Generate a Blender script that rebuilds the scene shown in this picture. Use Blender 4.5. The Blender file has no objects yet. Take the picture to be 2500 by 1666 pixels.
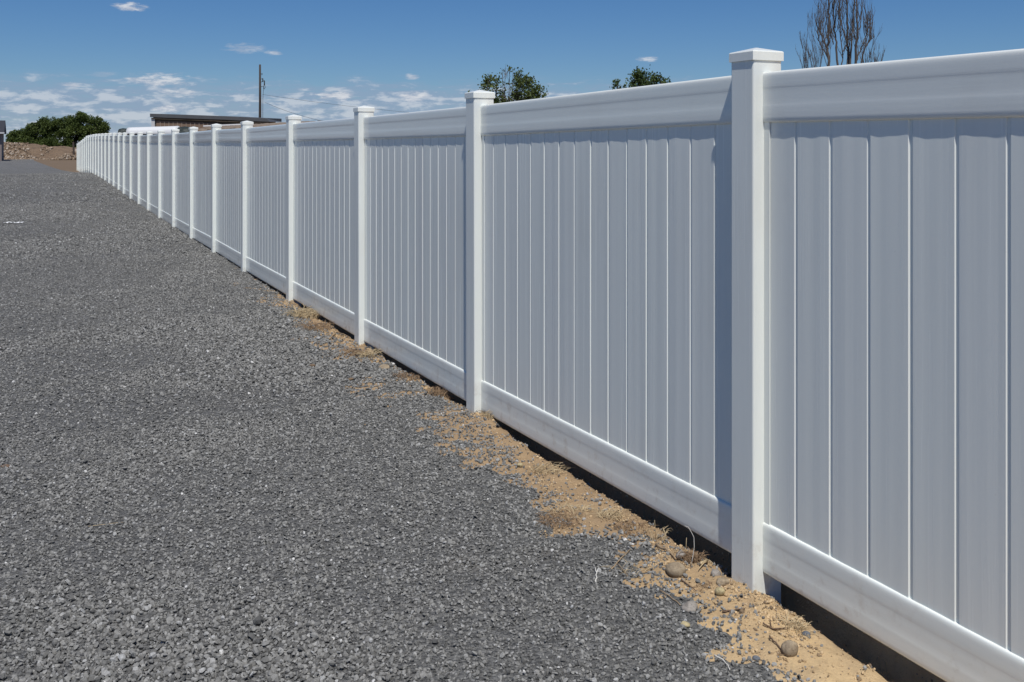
import bpy, math, random
import numpy as np
from mathutils import Vector, Matrix

random.seed(7)
rng = np.random.default_rng(11)
scene = bpy.context.scene
COL = scene.collection

# ------------------------------------------------------------------ camera
CAM_H = 1.60
YAW = math.radians(25.13)          # the fence runs along +Y, the camera looks to the right of it
FPX = 2460.0                       # focal length in pixels of the 2500 px wide photograph
HOR = 350.0                        # horizon row
cam_data = bpy.data.cameras.new('camera')
cam_data.sensor_width = 36.0
cam_data.lens = 36.0 * FPX / 2500.0
cam_data.shift_y = -(833.0 - HOR) / 2500.0
cam_data.clip_start = 0.05
cam_data.clip_end = 5000
cam = bpy.data.objects.new('camera', cam_data)
cam.location = (0, 0, CAM_H)
cam.rotation_euler = (math.pi / 2, 0, -YAW)
COL.objects.link(cam)
scene.camera = cam

# ------------------------------------------------------------------ light
TO_SUN = Vector((-0.8, -2.62, 5.3)).normalized()
ELEV = math.asin(TO_SUN.z)
AZ = math.atan2(TO_SUN.x, TO_SUN.y)
sun_data = bpy.data.lights.new('sun', 'SUN')
sun_data.energy = 5.0
sun_data.angle = math.radians(0.53)
sun_data.color = (1.0, 0.97, 0.925)
sun = bpy.data.objects.new('sun', sun_data)
sun.rotation_euler = (-TO_SUN).to_track_quat('-Z', 'Y').to_euler()
sun.location = (-10, -20, 40)
COL.objects.link(sun)

scene.view_settings.view_transform = 'Standard'
scene.view_settings.look = 'None'
scene.view_settings.gamma = 1.0
scene.view_settings.use_curve_mapping = False
scene.view_settings.exposure = -0.30


def px_dir(u, v):
    """direction of a photograph pixel in the world (a level camera with shift)"""
    a, b = (u - 1250.0) / FPX, (HOR - v) / FPX
    return (math.sin(YAW) + a * math.cos(YAW), math.cos(YAW) - a * math.sin(YAW), b)


def at(u, v, Z):
    d = px_dir(u, v)
    return Vector((d[0] * Z, d[1] * Z, CAM_H + d[2] * Z))


# node helper -------------------------------------------------------
class NT:
    def __init__(s, tree):
        s.t = tree
        s.n = tree.nodes
        s.l = tree.links

    def node(s, typ, **kw):
        n = s.n.new(typ)
        for k, v in kw.items():
            setattr(n, k, v)
        return n

    def put(s, sock, val):
        if val is None:
            return
        if isinstance(val, bpy.types.NodeSocket):
            s.l.new(val, sock)
        else:
            sock.default_value = val

    def math(s, op, a, b=None, c=None, clamp=False):
        n = s.node('ShaderNodeMath', operation=op, use_clamp=clamp)
        s.put(n.inputs[0], a)
        s.put(n.inputs[1], b)
        s.put(n.inputs[2], c)
        return n.outputs[0]

    def smooth(s, x, lo, hi, a=0.0, b=1.0):
        n = s.node('ShaderNodeMapRange', interpolation_type='SMOOTHSTEP')
        for i, v in enumerate((x, lo, hi, a, b)):
            s.put(n.inputs[i], v)
        return n.outputs[0]

    def mix(s, f, a, b, blend='MIX'):
        n = s.node('ShaderNodeMix', data_type='RGBA', blend_type=blend)
        s.put(n.inputs[0], f)
        s.put(n.inputs[6], a if isinstance(a, bpy.types.NodeSocket) else (*a, 1))
        s.put(n.inputs[7], b if isinstance(b, bpy.types.NodeSocket) else (*b, 1))
        return n.outputs[2]

    def noise(s, vec, scale, detail=3, rough=0.5, dist=0.0):
        n = s.node('ShaderNodeTexNoise')
        s.put(n.inputs['Vector'], vec)
        n.inputs['Scale'].default_value = scale
        n.inputs['Detail'].default_value = detail
        n.inputs['Roughness'].default_value = rough
        n.inputs['Distortion'].default_value = dist
        return n.outputs[0]

    def voro(s, vec, scale, feature='F1', out='Distance', rnd=1.0):
        n = s.node('ShaderNodeTexVoronoi', feature=feature)
        s.put(n.inputs['Vector'], vec)
        n.inputs['Scale'].default_value = scale
        n.inputs['Randomness'].default_value = rnd
        return n.outputs[out]

    def mapping(s, vec, scale=(1, 1, 1), loc=(0, 0, 0)):
        n = s.node('ShaderNodeMapping')
        s.put(n.inputs[0], vec)
        n.inputs['Scale'].default_value = scale
        n.inputs['Location'].default_value = loc
        return n.outputs[0]

    def ramp(s, f, stops):
        n = s.node('ShaderNodeValToRGB')
        cr = n.color_ramp
        while len(cr.elements) < len(stops):
            cr.elements.new(0.5)
        for e, (p, c) in zip(cr.elements, stops):
            e.position = p
            e.color = (*c, 1)
        s.put(n.inputs[0], f)
        return n.outputs[0]


# ------------------------------------------------------------------ sky
world = bpy.data.worlds.new('World')
scene.world = world
world.use_nodes = True
w = NT(world.node_tree)
w.n.clear()
sky = w.node('ShaderNodeTexSky', sky_type='NISHITA')
sky.sun_disc = False
sky.sun_elevation = ELEV
sky.sun_rotation = AZ
sky.altitude = 400
sky.air_density = 1.0
sky.dust_density = 0.0
sky.ozone_density = 2.0
hs = w.node('ShaderNodeHueSaturation')
hs.inputs['Saturation'].default_value = 1.1
hs.inputs['Value'].default_value = 0.8
w.put(hs.inputs['Color'], w.mix(1.0, sky.outputs[0], (1.06, 1.38, 1.90), 'MULTIPLY'))   # clear dry air: deeper blue
tc = w.node('ShaderNodeTexCoord')
D = tc.outputs['Generated']
sep = w.node('ShaderNodeSeparateXYZ')
w.put(sep.inputs[0], D)
dx, dy, dz = sep.outputs
# angles of the view direction: azimuth from +Y, elevation
az = w.math('ARCTAN2', dx, dy)
el = w.math('ARCSINE', dz)
# clouds on a layer overhead: direction projected onto it
zz = w.math('MAXIMUM', w.math('ADD', dz, 0.012), 0.004)
comb = w.node('ShaderNodeCombineXYZ')
w.put(comb.inputs[0], w.math('DIVIDE', dx, zz))
w.put(comb.inputs[1], w.math('DIVIDE', dy, zz))
plane = comb.outputs[0]
comb2 = w.node('ShaderNodeCombineXYZ')
w.put(comb2.inputs[0], az)
w.put(comb2.inputs[1], w.math('MULTIPLY', el, 2.6))
ang = comb2.outputs[0]
n_big = w.noise(w.mapping(ang, loc=(3.1, 0.4, 0)), 7.0, 3, 0.5)
n_mid = w.noise(w.mapping(ang, scale=(1, 1.25, 1), loc=(1.35, 0.2, 0)), 34.0, 6, 0.6, 0.2)
n_str = w.noise(w.mapping(ang, scale=(1, 5.5, 1), loc=(0.3, 0.9, 0)), 16.0, 5, 0.6, 0.3)
cov = w.smooth(el, 0.080, 0.036)                 # the cloud field thickens towards the horizon
dens = w.math('ADD', w.math('MULTIPLY', n_mid, 0.62), w.math('MULTIPLY', n_str, 0.56))
dens = w.math('ADD', dens, w.math('MULTIPLY', n_big, 0.5))
thr = w.math('SUBTRACT', 1.16, w.math('MULTIPLY', cov, 0.52))
body = w.smooth(w.math('SUBTRACT', dens, thr), -0.20, 0.26)
body = w.math('MULTIPLY', body, w.smooth(el, 0.10, 0.055))
bright = w.smooth(w.math('ADD', n_mid, w.math('MULTIPLY', w.math('SUBTRACT', dens, thr), 0.5)), 0.52, 0.74)
# single small clouds: (pixel column, row, half width, half height, strength)
puffs = [(316, 17, 50, 13, 1.0), (600, 119, 62, 16, 0.55), (668, 129, 30, 9, 0.75), (1581, 145, 38, 10, 0.8),
         (1006, 188, 26, 10, 0.75), (820, 234, 66, 17, 1.25), (256, 182, 40, 9, 0.35), (390, 196, 95, 22, 1.0),
         (1010, 236, 60, 18, 0.95), (430, 226, 60, 16, 0.9), (170, 208, 30, 8, 0.8), (410, 266, 50, 14, 1.0)]
total = None
wob = w.noise(w.mapping(ang, scale=(1, 1.6, 1)), 75.0, 5, 0.65)
for (u, v, hw, hh, st) in puffs:
    d = Vector(px_dir(u, v)).normalized()
    a0, e0 = math.atan2(d.x, d.y), math.asin(d.z)
    ea = w.math('DIVIDE', w.math('SUBTRACT', az, a0), hw / FPX)
    ee = w.math('DIVIDE', w.math('SUBTRACT', el, e0), hh / FPX)
    r2 = w.math('ADD', w.math('MULTIPLY', ea, ea), w.math('MULTIPLY', ee, ee))
    q = w.math('SUBTRACT', w.math('MULTIPLY', wob, 2.6), r2)
    q = w.smooth(q, 0.55, 1.5, 0.0, st)
    total = q if total is None else w.math('MAXIMUM', total, q)
total = w.math('MINIMUM', total, 1.0)
puff_b = w.smooth(w.math('ADD', w.noise(ang, 60.0, 4, 0.6), w.math('MULTIPLY', total, 0.25)), 0.5, 0.85)
skyc = w.mix(w.math('MULTIPLY', body, 0.78), hs.outputs[0], w.mix(bright, (6.0, 7.9, 11.2), (12.4, 13.4, 15.2)))
skyc = w.mix(w.math('MULTIPLY', total, 0.85), skyc, w.mix(puff_b, (9.5, 10.6, 12.8), (16.0, 16.4, 17.2)))
bg = w.node('ShaderNodeBackground')
w.put(bg.inputs[0], skyc)
bg.inputs[1].default_value = 0.055
out = w.node('ShaderNodeOutputWorld')
w.l.new(bg.outputs[0], out.inputs[0])


# ------------------------------------------------------------------ materials
def material(name):
    m = bpy.data.materials.new(name)
    m.use_nodes = True
    t = NT(m.node_tree)
    b = t.n.get('Principled BSDF')
    return m, t, b


def bump(t, b, h, strength=0.3, dist=0.01, prev=None):
    n = t.node('ShaderNodeBump')
    n.inputs['Strength'].default_value = strength
    n.inputs['Distance'].default_value = dist
    t.put(n.inputs['Height'], h)
    if prev is not None:
        t.l.new(prev, n.inputs['Normal'])
    t.l.new(n.outputs[0], b.inputs['Normal'])
    return n.outputs[0]


def wpos(t):
    return t.node('ShaderNodeNewGeometry').outputs['Position']


def plain(name, col, rough=0.7, var=0.25, scale=3.0, bs=0.2, bd=0.01, stretch=(1, 1, 1), metal=0.0):
    m, t, b = material(name)
    p = t.mapping(wpos(t), stretch)
    n = t.noise(p, scale, 5, 0.6)
    c = t.mix(n, [x * (1 - var) for x in col], [min(1, x * (1 + var)) for x in col])
    t.put(b.inputs['Base Color'], c)
    b.inputs['Roughness'].default_value = rough
    b.inputs['Metallic'].default_value = metal
    if bs:
        bump(t, b, t.noise(p, scale * 4, 4, 0.6), bs, bd)
    return m


def make_vinyl(name, stretch, rough):
    m, t, b = material(name)
    p = wpos(t)
    ps = t.mapping(p, stretch)
    streak = t.noise(ps, 9.0, 4, 0.55)
    dirt = t.noise(p, 14.0, 6, 0.7)
    sp = t.node('ShaderNodeSeparateXYZ')
    t.put(sp.inputs[0], p)
    low = t.smooth(sp.outputs[2], 0.34, 0.02)            # splashes of soil reach only so high
    dm = t.math('MULTIPLY', t.smooth(dirt, 0.50, 0.78), t.math('MULTIPLY', low, 0.6))
    rnd = t.node('ShaderNodeObjectInfo').outputs['Random']
    c = t.mix(streak, (0.80, 0.83, 0.775), (0.87, 0.895, 0.835))
    c = t.mix(rnd, c, t.mix(1.0, c, (0.96, 0.955, 0.97), 'MULTIPLY'))
    film = t.noise(t.mapping(p, (1, 1, 0.3)), 1.7, 6, 0.65)                 # thin uneven film of dust
    c = t.mix(t.smooth(film, 0.50, 0.78, 0.0, 0.16), c, (0.52, 0.47, 0.40))
    c = t.mix(dm, c, (0.42, 0.33, 0.23))
    specks = t.smooth(t.noise(p, 60.0, 2, 0.5), 0.74, 0.78)
    c = t.mix(t.math('MULTIPLY', specks, 0.10), c, (0.45, 0.42, 0.38))
    t.put(b.inputs['Base Color'], c)
    t.put(b.inputs['Roughness'], t.math('ADD', rough, t.math('MULTIPLY', streak, 0.12)))
    b.inputs['Specular IOR Level'].default_value = 0.45
    b1 = bump(t, b, t.noise(ps, 5.0, 3, 0.5), 0.10, 0.004)
    bump(t, b, t.noise(t.mapping(p, [x * 4 for x in stretch]), 16.0, 2, 0.5), 0.025, 0.002, b1)
    return m


VINYL_V = make_vinyl('white_vinyl_upright', (5, 5, 0.12), 0.20)
VINYL_H = make_vinyl('white_vinyl_rail', (6, 0.25, 6), 0.10)


def make_gravel_sheet():
    m, t, b = material('gravel_sheet')
    p = wpos(t)
    cell = t.voro(p, 62.0, 'F1', 'Color')
    dist = t.voro(p, 62.0, 'F1', 'Distance')
    cs = t.node('ShaderNodeSeparateColor')
    t.put(cs.inputs[0], cell)
    val = t.math('POWER', cs.outputs[0], 1.4)
    c = t.mix(val, (0.055, 0.054, 0.051), (0.31, 0.306, 0.29))
    c = t.mix(t.smooth(cs.outputs[1], 0.965, 0.985), c, (0.55, 0.54, 0.52))
    pat = t.noise(t.mapping(p, (1, 0.35, 1)), 0.55, 5, 0.6)     # driven and raked patches
    c = t.mix(t.smooth(pat, 0.35, 0.75, 0.0, 0.6), c, (0.105, 0.104, 0.099), 'MIX')
    n2 = t.node('ShaderNodeMix', data_type='RGBA', blend_type='MIX')
    med = t.noise(p, 7.0, 4, 0.65)
    c2 = t.mix(0.55, c, t.mix(med, (0.125, 0.125, 0.122), (0.235, 0.234, 0.228)))
    brown = t.smooth(t.noise(p, 0.9, 5, 0.6), 0.60, 0.78)
    c2 = t.mix(t.math('MULTIPLY', brown, 0.35), c2, (0.20, 0.165, 0.115))
    t.n.remove(n2)
    t.put(b.inputs['Base Color'], c2)
    b.inputs['Roughness'].default_value = 0.85
    b.inputs['Specular IOR Level'].default_value = 0.25
    h = t.math('MULTIPLY', dist, -1.0)
    b1 = bump(t, b, h, 1.0, 0.02)
    bump(t, b, t.noise(p, 28.0, 5, 0.7), 0.9, 0.03, b1)
    return m


def make_soil():
    m, t, b = material('sandy_soil')
    p = wpos(t)
    n1 = t.noise(p, 2.3, 5, 0.6)
    n2 = t.noise(p, 21.0, 6, 0.7)
    c = t.ramp(n1, [(0.32, (0.58, 0.405, 0.215)), (0.50, (0.76, 0.555, 0.30)), (0.68, (0.80, 0.61, 0.35))])
    spy = t.node('ShaderNodeSeparateXYZ')
    t.put(spy.inputs[0], p)
    yel = t.smooth(t.math('ADD', spy.outputs[1], t.math('MULTIPLY', n1, 3.0)), 3.2, 5.0)      # yellow sand gives way to brown earth
    c = t.mix(yel, c, t.mix(n1, (0.25, 0.172, 0.102), (0.46, 0.325, 0.19)))
    c = t.mix(t.smooth(n2, 0.50, 0.75, 0.0, 0.6), c, (0.36, 0.25, 0.145))
    c = t.mix(t.smooth(t.noise(p, 6.0, 6, 0.7), 0.58, 0.74, 0.0, 0.5), c, (0.30, 0.205, 0.12))
    g = t.smooth(t.noise(p, 230.0, 3, 0.7), 0.60, 0.72)
    c = t.mix(t.math('MULTIPLY', g, 0.6), c, (0.15, 0.125, 0.10))
    sp = t.node('ShaderNodeSeparateXYZ')
    t.put(sp.inputs[0], p)
    far = t.smooth(sp.outputs[1], 20.0, 60.0)            # the far end of the yard is browner earth
    c = t.mix(far, c, t.mix(n1, (0.13, 0.095, 0.065), (0.21, 0.155, 0.105)))
    t.put(b.inputs['Base Color'], c)
    b.inputs['Roughness'].default_value = 0.95
    b.inputs['Specular IOR Level'].default_value = 0.15
    b1 = bump(t, b, n2, 0.6, 0.02)
    bump(t, b, t.noise(p, 110.0, 5, 0.75), 0.7, 0.008, b1)
    return m


GRAVEL = make_gravel_sheet()
SOIL = make_soil()


def make_stone(name, stops, rough=0.85, fine=190.0, attr=True):
    m, t, b = material(name)
    a = t.node('ShaderNodeAttribute', attribute_name='tint', attribute_type='INSTANCER')
    tex = t.node('ShaderNodeTexCoord').outputs['Object']
    f = a.outputs['Fac']
    c = t.ramp(f, stops)
    n = t.noise(wpos(t), fine, 4, 0.65)
    c = t.mix(t.math('MULTIPLY', n, 0.55), c, (0.10, 0.10, 0.10), 'MULTIPLY') if False else t.mix(
        t.smooth(n, 0.35, 0.7), c, t.mix(0.35, c, (0.09, 0.088, 0.083)))
    t.put(b.inputs['Base Color'], c)
    b.inputs['Roughness'].default_value = rough
    b.inputs['Specular IOR Level'].default_value = 0.3
    bump(t, b, n, 0.35, 0.004)
    return m


CHIP = make_stone('crushed_rock', [(0.0, (0.072, 0.072, 0.070)), (0.30, (0.172, 0.169, 0.158)), (0.75, (0.318, 0.313, 0.294)),
                                   (0.93, (0.44, 0.44, 0.43)), (0.965, (0.26, 0.215, 0.16)), (0.985, (0.66, 0.65, 0.62))])
CLOD = make_stone('soil_clod', [(0.0, (0.20, 0.14, 0.085)), (0.4, (0.50, 0.36, 0.20)), (0.85, (0.68, 0.50, 0.29)),
                                (1.0, (0.16, 0.15, 0.145))], 0.95)


# ------------------------------------------------------------------ mesh helpers
class MB:
    """collects vertices and faces of ONE mesh"""

    def __init__(s):
        s.v, s.f = [], []

    def add(s, verts, faces):
        o = len(s.v)
        s.v += [tuple(p) for p in verts]
        s.f += [tuple(i + o for i in f) for f in faces]

    def box(s, lo, hi, M=None):
        (x0, y0, z0), (x1, y1, z1) = lo, hi
        vs = [Vector(p) for p in ((x0, y0, z0), (x1, y0, z0), (x1, y1, z0), (x0, y1, z0),
                                  (x0, y0, z1), (x1, y0, z1), (x1, y1, z1), (x0, y1, z1))]
        if M is not None:
            vs = [M @ p for p in vs]
        s.add(vs, [(0, 3, 2, 1), (4, 5, 6, 7), (0, 1, 5, 4), (1, 2, 6, 5), (2, 3, 7, 6), (3, 0, 4, 7)])

    def tube(s, pts, rad, n=6, cap=True):
        pts = [Vector(p) for p in pts]
        if not hasattr(rad, '__len__'):
            rad = [rad] * len(pts)
        rings, ref = [], None
        for i, p in enumerate(pts):
            d = (pts[min(i + 1, len(pts) - 1)] - pts[max(i - 1, 0)])
            if d.length < 1e-9:
                d = Vector((0, 0, 1))
            d.normalize()
            if ref is None:
                ref = d.orthogonal().normalized()
            ref = (ref - d * ref.dot(d))
            ref = ref.normalized() if ref.length > 1e-6 else d.orthogonal().normalized()
            q = d.cross(ref)
            rings.append([p + (ref * math.cos(2 * math.pi * k / n) + q * math.sin(2 * math.pi * k / n)) * rad[i] for k in range(n)])
        vs = [p for r in rings for p in r]
        fs = []
        for i in range(len(pts) - 1):
            for k in range(n):
                a, b2 = i * n + k, i * n + (k + 1) % n
                fs.append((a, b2, b2 + n, a + n))
        if cap:
            fs.append(tuple(range(n - 1, -1, -1)))
            fs.append(tuple(range((len(pts) - 1) * n, len(pts) * n)))
        s.add(vs, fs)

    def mesh(s, name, mat, smooth=False):
        me = bpy.data.meshes.new(name)
        me.from_pydata(s.v, [], s.f)
        me.validate()
        if mat:
            me.materials.append(mat)
        if smooth:
            me.polygons.foreach_set('use_smooth', [True] * len(me.polygons))
        return me

    def build(s, name, mat, parent=None, smooth=False):
        return link(name, s.mesh(name, mat, smooth), parent)


def link(name, me, parent=None):
    o = bpy.data.objects.new(name, me)
    COL.objects.link(o)
    if parent is not None:
        o.parent = parent
    return o


def tag(o, label=None, cat=None, group=None, kind=None):
    if label:
        o['label'] = label
    if cat:
        o['category'] = cat
    if group:
        o['group'] = group
    if kind:
        o['kind'] = kind
    return o


def empty(name, loc, label, cat, group=None):
    o = bpy.data.objects.new(name, None)
    o.empty_display_size = 0.2
    o.location = loc
    COL.objects.link(o)
    return tag(o, label, cat, group)


def np_mesh(name, V, F, mat, smooth=False):
    me = bpy.data.meshes.new(name)
    V = np.asarray(V, dtype=np.float32)
    F = np.asarray(F, dtype=np.int32)
    k = F.shape[1]
    me.vertices.add(len(V))
    me.vertices.foreach_set('co', V.ravel())
    me.loops.add(F.size)
    me.loops.foreach_set('vertex_index', F.ravel())
    me.polygons.add(len(F))
    me.polygons.foreach_set('loop_start', np.arange(0, F.size, k, dtype=np.int32))
    me.polygons.foreach_set('loop_total', np.full(len(F), k, dtype=np.int32))
    if smooth:
        me.polygons.foreach_set('use_smooth', np.ones(len(F), dtype=bool))
    me.update(calc_edges=True)
    me.validate()
    if mat:
        me.materials.append(mat)
    return me


# value noise -------------------------------------------------------
_T = np.random.default_rng(5).random((256, 256))


def vnoise(x, y):
    x = np.asarray(x, float)
    y = np.asarray(y, float)
    xi, yi = np.floor(x).astype(int), np.floor(y).astype(int)
    fx, fy = x - xi, y - yi
    fx, fy = fx * fx * (3 - 2 * fx), fy * fy * (3 - 2 * fy)
    g = lambda a, b: _T[a & 255, b & 255]
    return (g(xi, yi) * (1 - fx) + g(xi + 1, yi) * fx) * (1 - fy) + (g(xi, yi + 1) * (1 - fx) + g(xi + 1, yi + 1) * fx) * fy


def fbm(x, y, s, o=4, gain=0.5):
    r, a, tot = 0.0, 1.0, 0.0
    for k in range(o):
        r = r + a * (vnoise(x * s + 17.3 * k, y * s + 9.1 * k) - 0.5)
        tot += a
        a *= gain
        s *= 2.03
    return r / tot


def sstep(x, a, b):
    t = np.clip((x - a) / (b - a), 0, 1)
    return t * t * (3 - 2 * t)


# ------------------------------------------------------------------ lie of the land
FX = 2.267                                    # front face of the posts
BY = np.array([-40, 0, 2.9, 5.3, 7.5, 10, 14, 18, 22, 26, 30, 36, 42, 48, 53, 58, 63, 68, 76, 90, 600.])
BZ = np.array([0.0, 0, 0.0, 0.012, 0.0, -0.005, 0.0, -0.005, 0.012, 0.035, 0.05, 0.11, 0.15, 0.165, 0.15, 0.04, -0.10, -0.20, -0.25, -0.26, -0.26])
EDGE_PX = [(1960, 1720), (1868, 1645), (1838, 1627), (1798, 1601), (1782, 1552), (1770, 1500), (1735, 1466), (1690, 1466), (1656, 1485), (1624, 1424), (1584, 1373),
           (1540, 1340), (1479, 1308), (1407, 1313), (1350, 1310), (1334, 1275), (1320, 1224), (1285, 1175), (1240, 1125), (1200, 1075), (1165, 1042), (1100, 1003), (1050, 972),
           (1010, 945), (960, 912), (900, 886), (850, 868), (790, 826), (745, 800), (720, 765), (690, 742)]


def _flat(u, v):
    d = px_dir(u, v)
    Z = -CAM_H / d[2]
    return d[0] * Z, d[1] * Z


_e = sorted((y, x) for x, y in (_flat(u, v) for u, v in EDGE_PX))
GE_Y = np.array([-40, 0.5] + [p[0] for p in _e] + [12, 62, 67, 77, 100, 120, 600.])
GE_X = np.array([1.30, 1.45] + [p[1] for p in _e] + [2.32, 2.32, 2.0, 1.3, 0.3, -0.5, -3.])


def broad(y):
    return np.interp(y, BY, BZ)


def soil_z(x, y):
    x = np.asarray(x, float)
    y = np.asarray(y, float)
    near = sstep(y, 16, 11)
    strip = sstep(x, 1.2, 1.7) * sstep(x, 4.0, 3.0)
    z = broad(y) + near * strip * (0.040 * fbm(x, y, 2.2, 3) + 0.034 * fbm(x, y, 9.0, 3) + 0.024 * fbm(x, y, 26.0, 2))
    z = z + 0.035 * np.exp(-(((x - 2.25) / 0.20) ** 2 + ((y - 2.80) / 0.22) ** 2))
    z = z + 0.045 * np.exp(-(((x - 2.24) / 0.20) ** 2 + ((y - 5.25) / 0.28) ** 2))
    z = z + 0.020 * np.exp(-(((x - 2.20) / 0.25) ** 2 + ((y - 7.7) / 0.3) ** 2))
    z = z + near * 0.012 * np.exp(-((x - 2.02) / 0.16) ** 2)
    z = z - 0.11 * np.exp(-((x - 2.40) / 0.055) ** 2) * sstep(y, 72, 66)      # ditch added along the fence to darken the gap under the rail
    # unseen soil ridge added behind the fence, keeps skylight out of the gap
    z = z + 0.24 * sstep(x, 2.43, 2.58) * sstep(y, 72, 66)
    return z


def gravel_d(x, y):
    """how far inside the gravelled yard a point is (metres, negative outside)"""
    n = sstep(y, 30, 10)
    e = np.interp(y, GE_Y, GE_X) + n * (0.035 + 0.10 * fbm(x, y, 2.3, 3) + 0.22 * fbm(x, y, 7.5, 3))
    return e - x


def gravel_z(x, y):
    d = gravel_d(x, y)
    t = np.clip(d / 0.18, -1, 1)
    bumps = 0.020 * fbm(x, y, 0.9, 3) * sstep(y, 60, 20)
    return np.where(t > 0, broad(y) + 0.004 + 0.016 * t + bumps * np.clip(d / 0.6, 0, 1),
                    np.minimum(broad(y), soil_z(x, y)) + 0.004 + 0.09 * t)


def top_z(x, y):
    return np.maximum(soil_z(x, y), gravel_z(x, y))


def hit(u, v):
    """point of the ground seen at a pixel of the photograph"""
    d = px_dir(u, v)
    z = 0.0
    for _ in range(6):
        Z = (z - CAM_H) / d[2]
        z = float(top_z(d[0] * Z, d[1] * Z))
    return Vector((d[0] * Z, d[1] * Z, z))


def steps(parts):
    r = []
    for a, b, n in parts:
        r += list(np.linspace(a, b, n, endpoint=False))
    return np.array(r + [parts[-1][1]])


def grid(name, xs, ys, zf, mat):
    X, Y = np.meshgrid(xs, ys, indexing='ij')
    Z = zf(X, Y)
    V = np.stack([X, Y, Z], -1).reshape(-1, 3)
    n, m = len(xs), len(ys)
    i = (np.arange(n - 1)[:, None] * m + np.arange(m - 1)[None, :]).ravel()
    F = np.stack([i, i + m, i + m + 1, i + 1], -1)
    return link(name, np_mesh(name, V, F, mat, True))


xs = steps([(-900, -60, 12), (-60, -8, 12), (-8, 1.2, 16), (1.2, 2.75, 78), (2.75, 6, 14), (6, 40, 12), (40, 1200, 12)])
ys = steps([(-60, -1, 8), (-1, 0.8, 8), (0.8, 9.5, 350), (9.5, 16, 90), (16, 80, 64), (80, 200, 24), (200, 1600, 14)])
tag(grid('ground', xs, ys, soil_z, SOIL), 'sandy tan soil in a strip along the fence foot', None, kind='structure')
xs = steps([(-120, -30, 10), (-30, -6, 16), (-6, 1.1, 60), (1.1, 2.6, 60)])
ys = steps([(-30, 0.5, 10), (0.5, 14, 330), (14, 80, 80), (80, 128, 16)])
tag(grid('gravel_yard', xs, ys, gravel_z, GRAVEL), 'wide yard of crushed grey gravel beside the fence', None, kind='structure')


# ------------------------------------------------------------------ loose stones (instances)
def stone_variant(k, flat, mat, seed):
    r = np.random.default_rng(seed)
    n = 6
    mb = MB()
    top, mid = [], []
    for i in range(n):
        a = 2 * math.pi * (i + r.uniform(-0.3, 0.3)) / n
        q = r.uniform(0.40, 0.56)
        mid.append((math.cos(a) * q, math.sin(a) * q * 0.8, r.uniform(-0.08, 0.10) * flat))
    for i in range(n):
        a = 2 * math.pi * (i + 0.4 + r.uniform(-0.3, 0.3)) / n
        q = r.uniform(0.16, 0.36)
        top.append((math.cos(a) * q, math.sin(a) * q * 0.8, flat * r.uniform(0.30, 0.50)))
    bot = [(x * 0.6, y * 0.6, -0.35 * flat) for x, y, z in mid]
    mb.v = mid + top + bot
    for i in range(n):
        j = (i + 1) % n
        mb.f += [(i, j, n + i), (j, n + j, n + i), (2 * n + i, 2 * n + j, j), (2 * n + i, j, i)]
    mb.f += [tuple(range(n, 2 * n))]
    return bpy.data.objects.new('stone_shape', mb.mesh('stone_shape', mat))


def scatter(name, P, R, S, T, K, variants, label, cat):
    me = bpy.data.meshes.new(name)
    me.vertices.add(len(P))
    me.vertices.foreach_set('co', np.asarray(P, np.float32).ravel())
    for nm, typ, arr, key in (('rot', 'FLOAT_VECTOR', R, 'vector'), ('scl', 'FLOAT', S, 'value'), ('tint', 'FLOAT', T, 'value'), ('kind_index', 'INT', K, 'value')):
        a = me.attributes.new(nm, typ, 'POINT')
        a.data.foreach_set(key, np.asarray(arr, np.int32 if typ == 'INT' else np.float32).ravel())
    o = link(name, me)
    ng = bpy.data.node_groups.new(name, 'GeometryNodeTree')
    ng.interface.new_socket('Geometry', in_out='INPUT', socket_type='NodeSocketGeometry')
    ng.interface.new_socket('Geometry', in_out='OUTPUT', socket_type='NodeSocketGeometry')
    N, L = ng.nodes, ng.links
    gi, go = N.new('NodeGroupInput'), N.new('NodeGroupOutput')
    m2p = N.new('GeometryNodeMeshToPoints')
    iop = N.new('GeometryNodeInstanceOnPoints')
    j = N.new('GeometryNodeGeometryToInstance')
    for v in reversed(variants):
        oi = N.new('GeometryNodeObjectInfo')
        oi.inputs['Object'].default_value = v
        L.new(oi.outputs['Geometry'], j.inputs[0])

    def attr(nm, typ):
        a = N.new('GeometryNodeInputNamedAttribute')
        a.data_type = typ
        a.inputs[0].default_value = nm
        return a.outputs[0]
    L.new(gi.outputs[0], m2p.inputs[0])
    L.new(m2p.outputs[0], iop.inputs['Points'])
    L.new(j.outputs[0], iop.inputs['Instance'])
    iop.inputs['Pick Instance'].default_value = True
    L.new(attr('kind_index', 'INT'), iop.inputs['Instance Index'])
    L.new(attr('rot', 'FLOAT_VECTOR'), iop.inputs['Rotation'])
    L.new(attr('scl', 'FLOAT'), iop.inputs['Scale'])
    L.new(iop.outputs[0], go.inputs[0])
    md = o.modifiers.new('scatter', 'NODES')
    md.node_group = ng
    return tag(o, label, cat, kind='stuff')


chips = [stone_variant(k, f, CHIP, 100 + k) for k, f in enumerate((0.55, 0.42, 0.7, 0.5, 0.35, 0.6, 0.8, 0.45))]
clods = [stone_variant(k, f, CLOD, 200 + k) for k, f in enumerate((0.8, 0.65, 0.9, 0.7))]


def in_view(x, y, margin):
    Z = y * math.cos(YAW) + x * math.sin(YAW)
    X = x * math.cos(YAW) - y * math.sin(YAW)
    return (Z > 1.9) & (X > -(0.52 * Z + margin))


def pick(n, x0, x1, y0, y1):
    return rng.uniform(x0, x1, n), rng.uniform(y0, y1, n)


def chip_tint(n):
    return np.clip(rng.beta(2.2, 2.2, n) * 0.95 + (rng.random(n) < 0.005) * 1.0, 0, 1)


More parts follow.
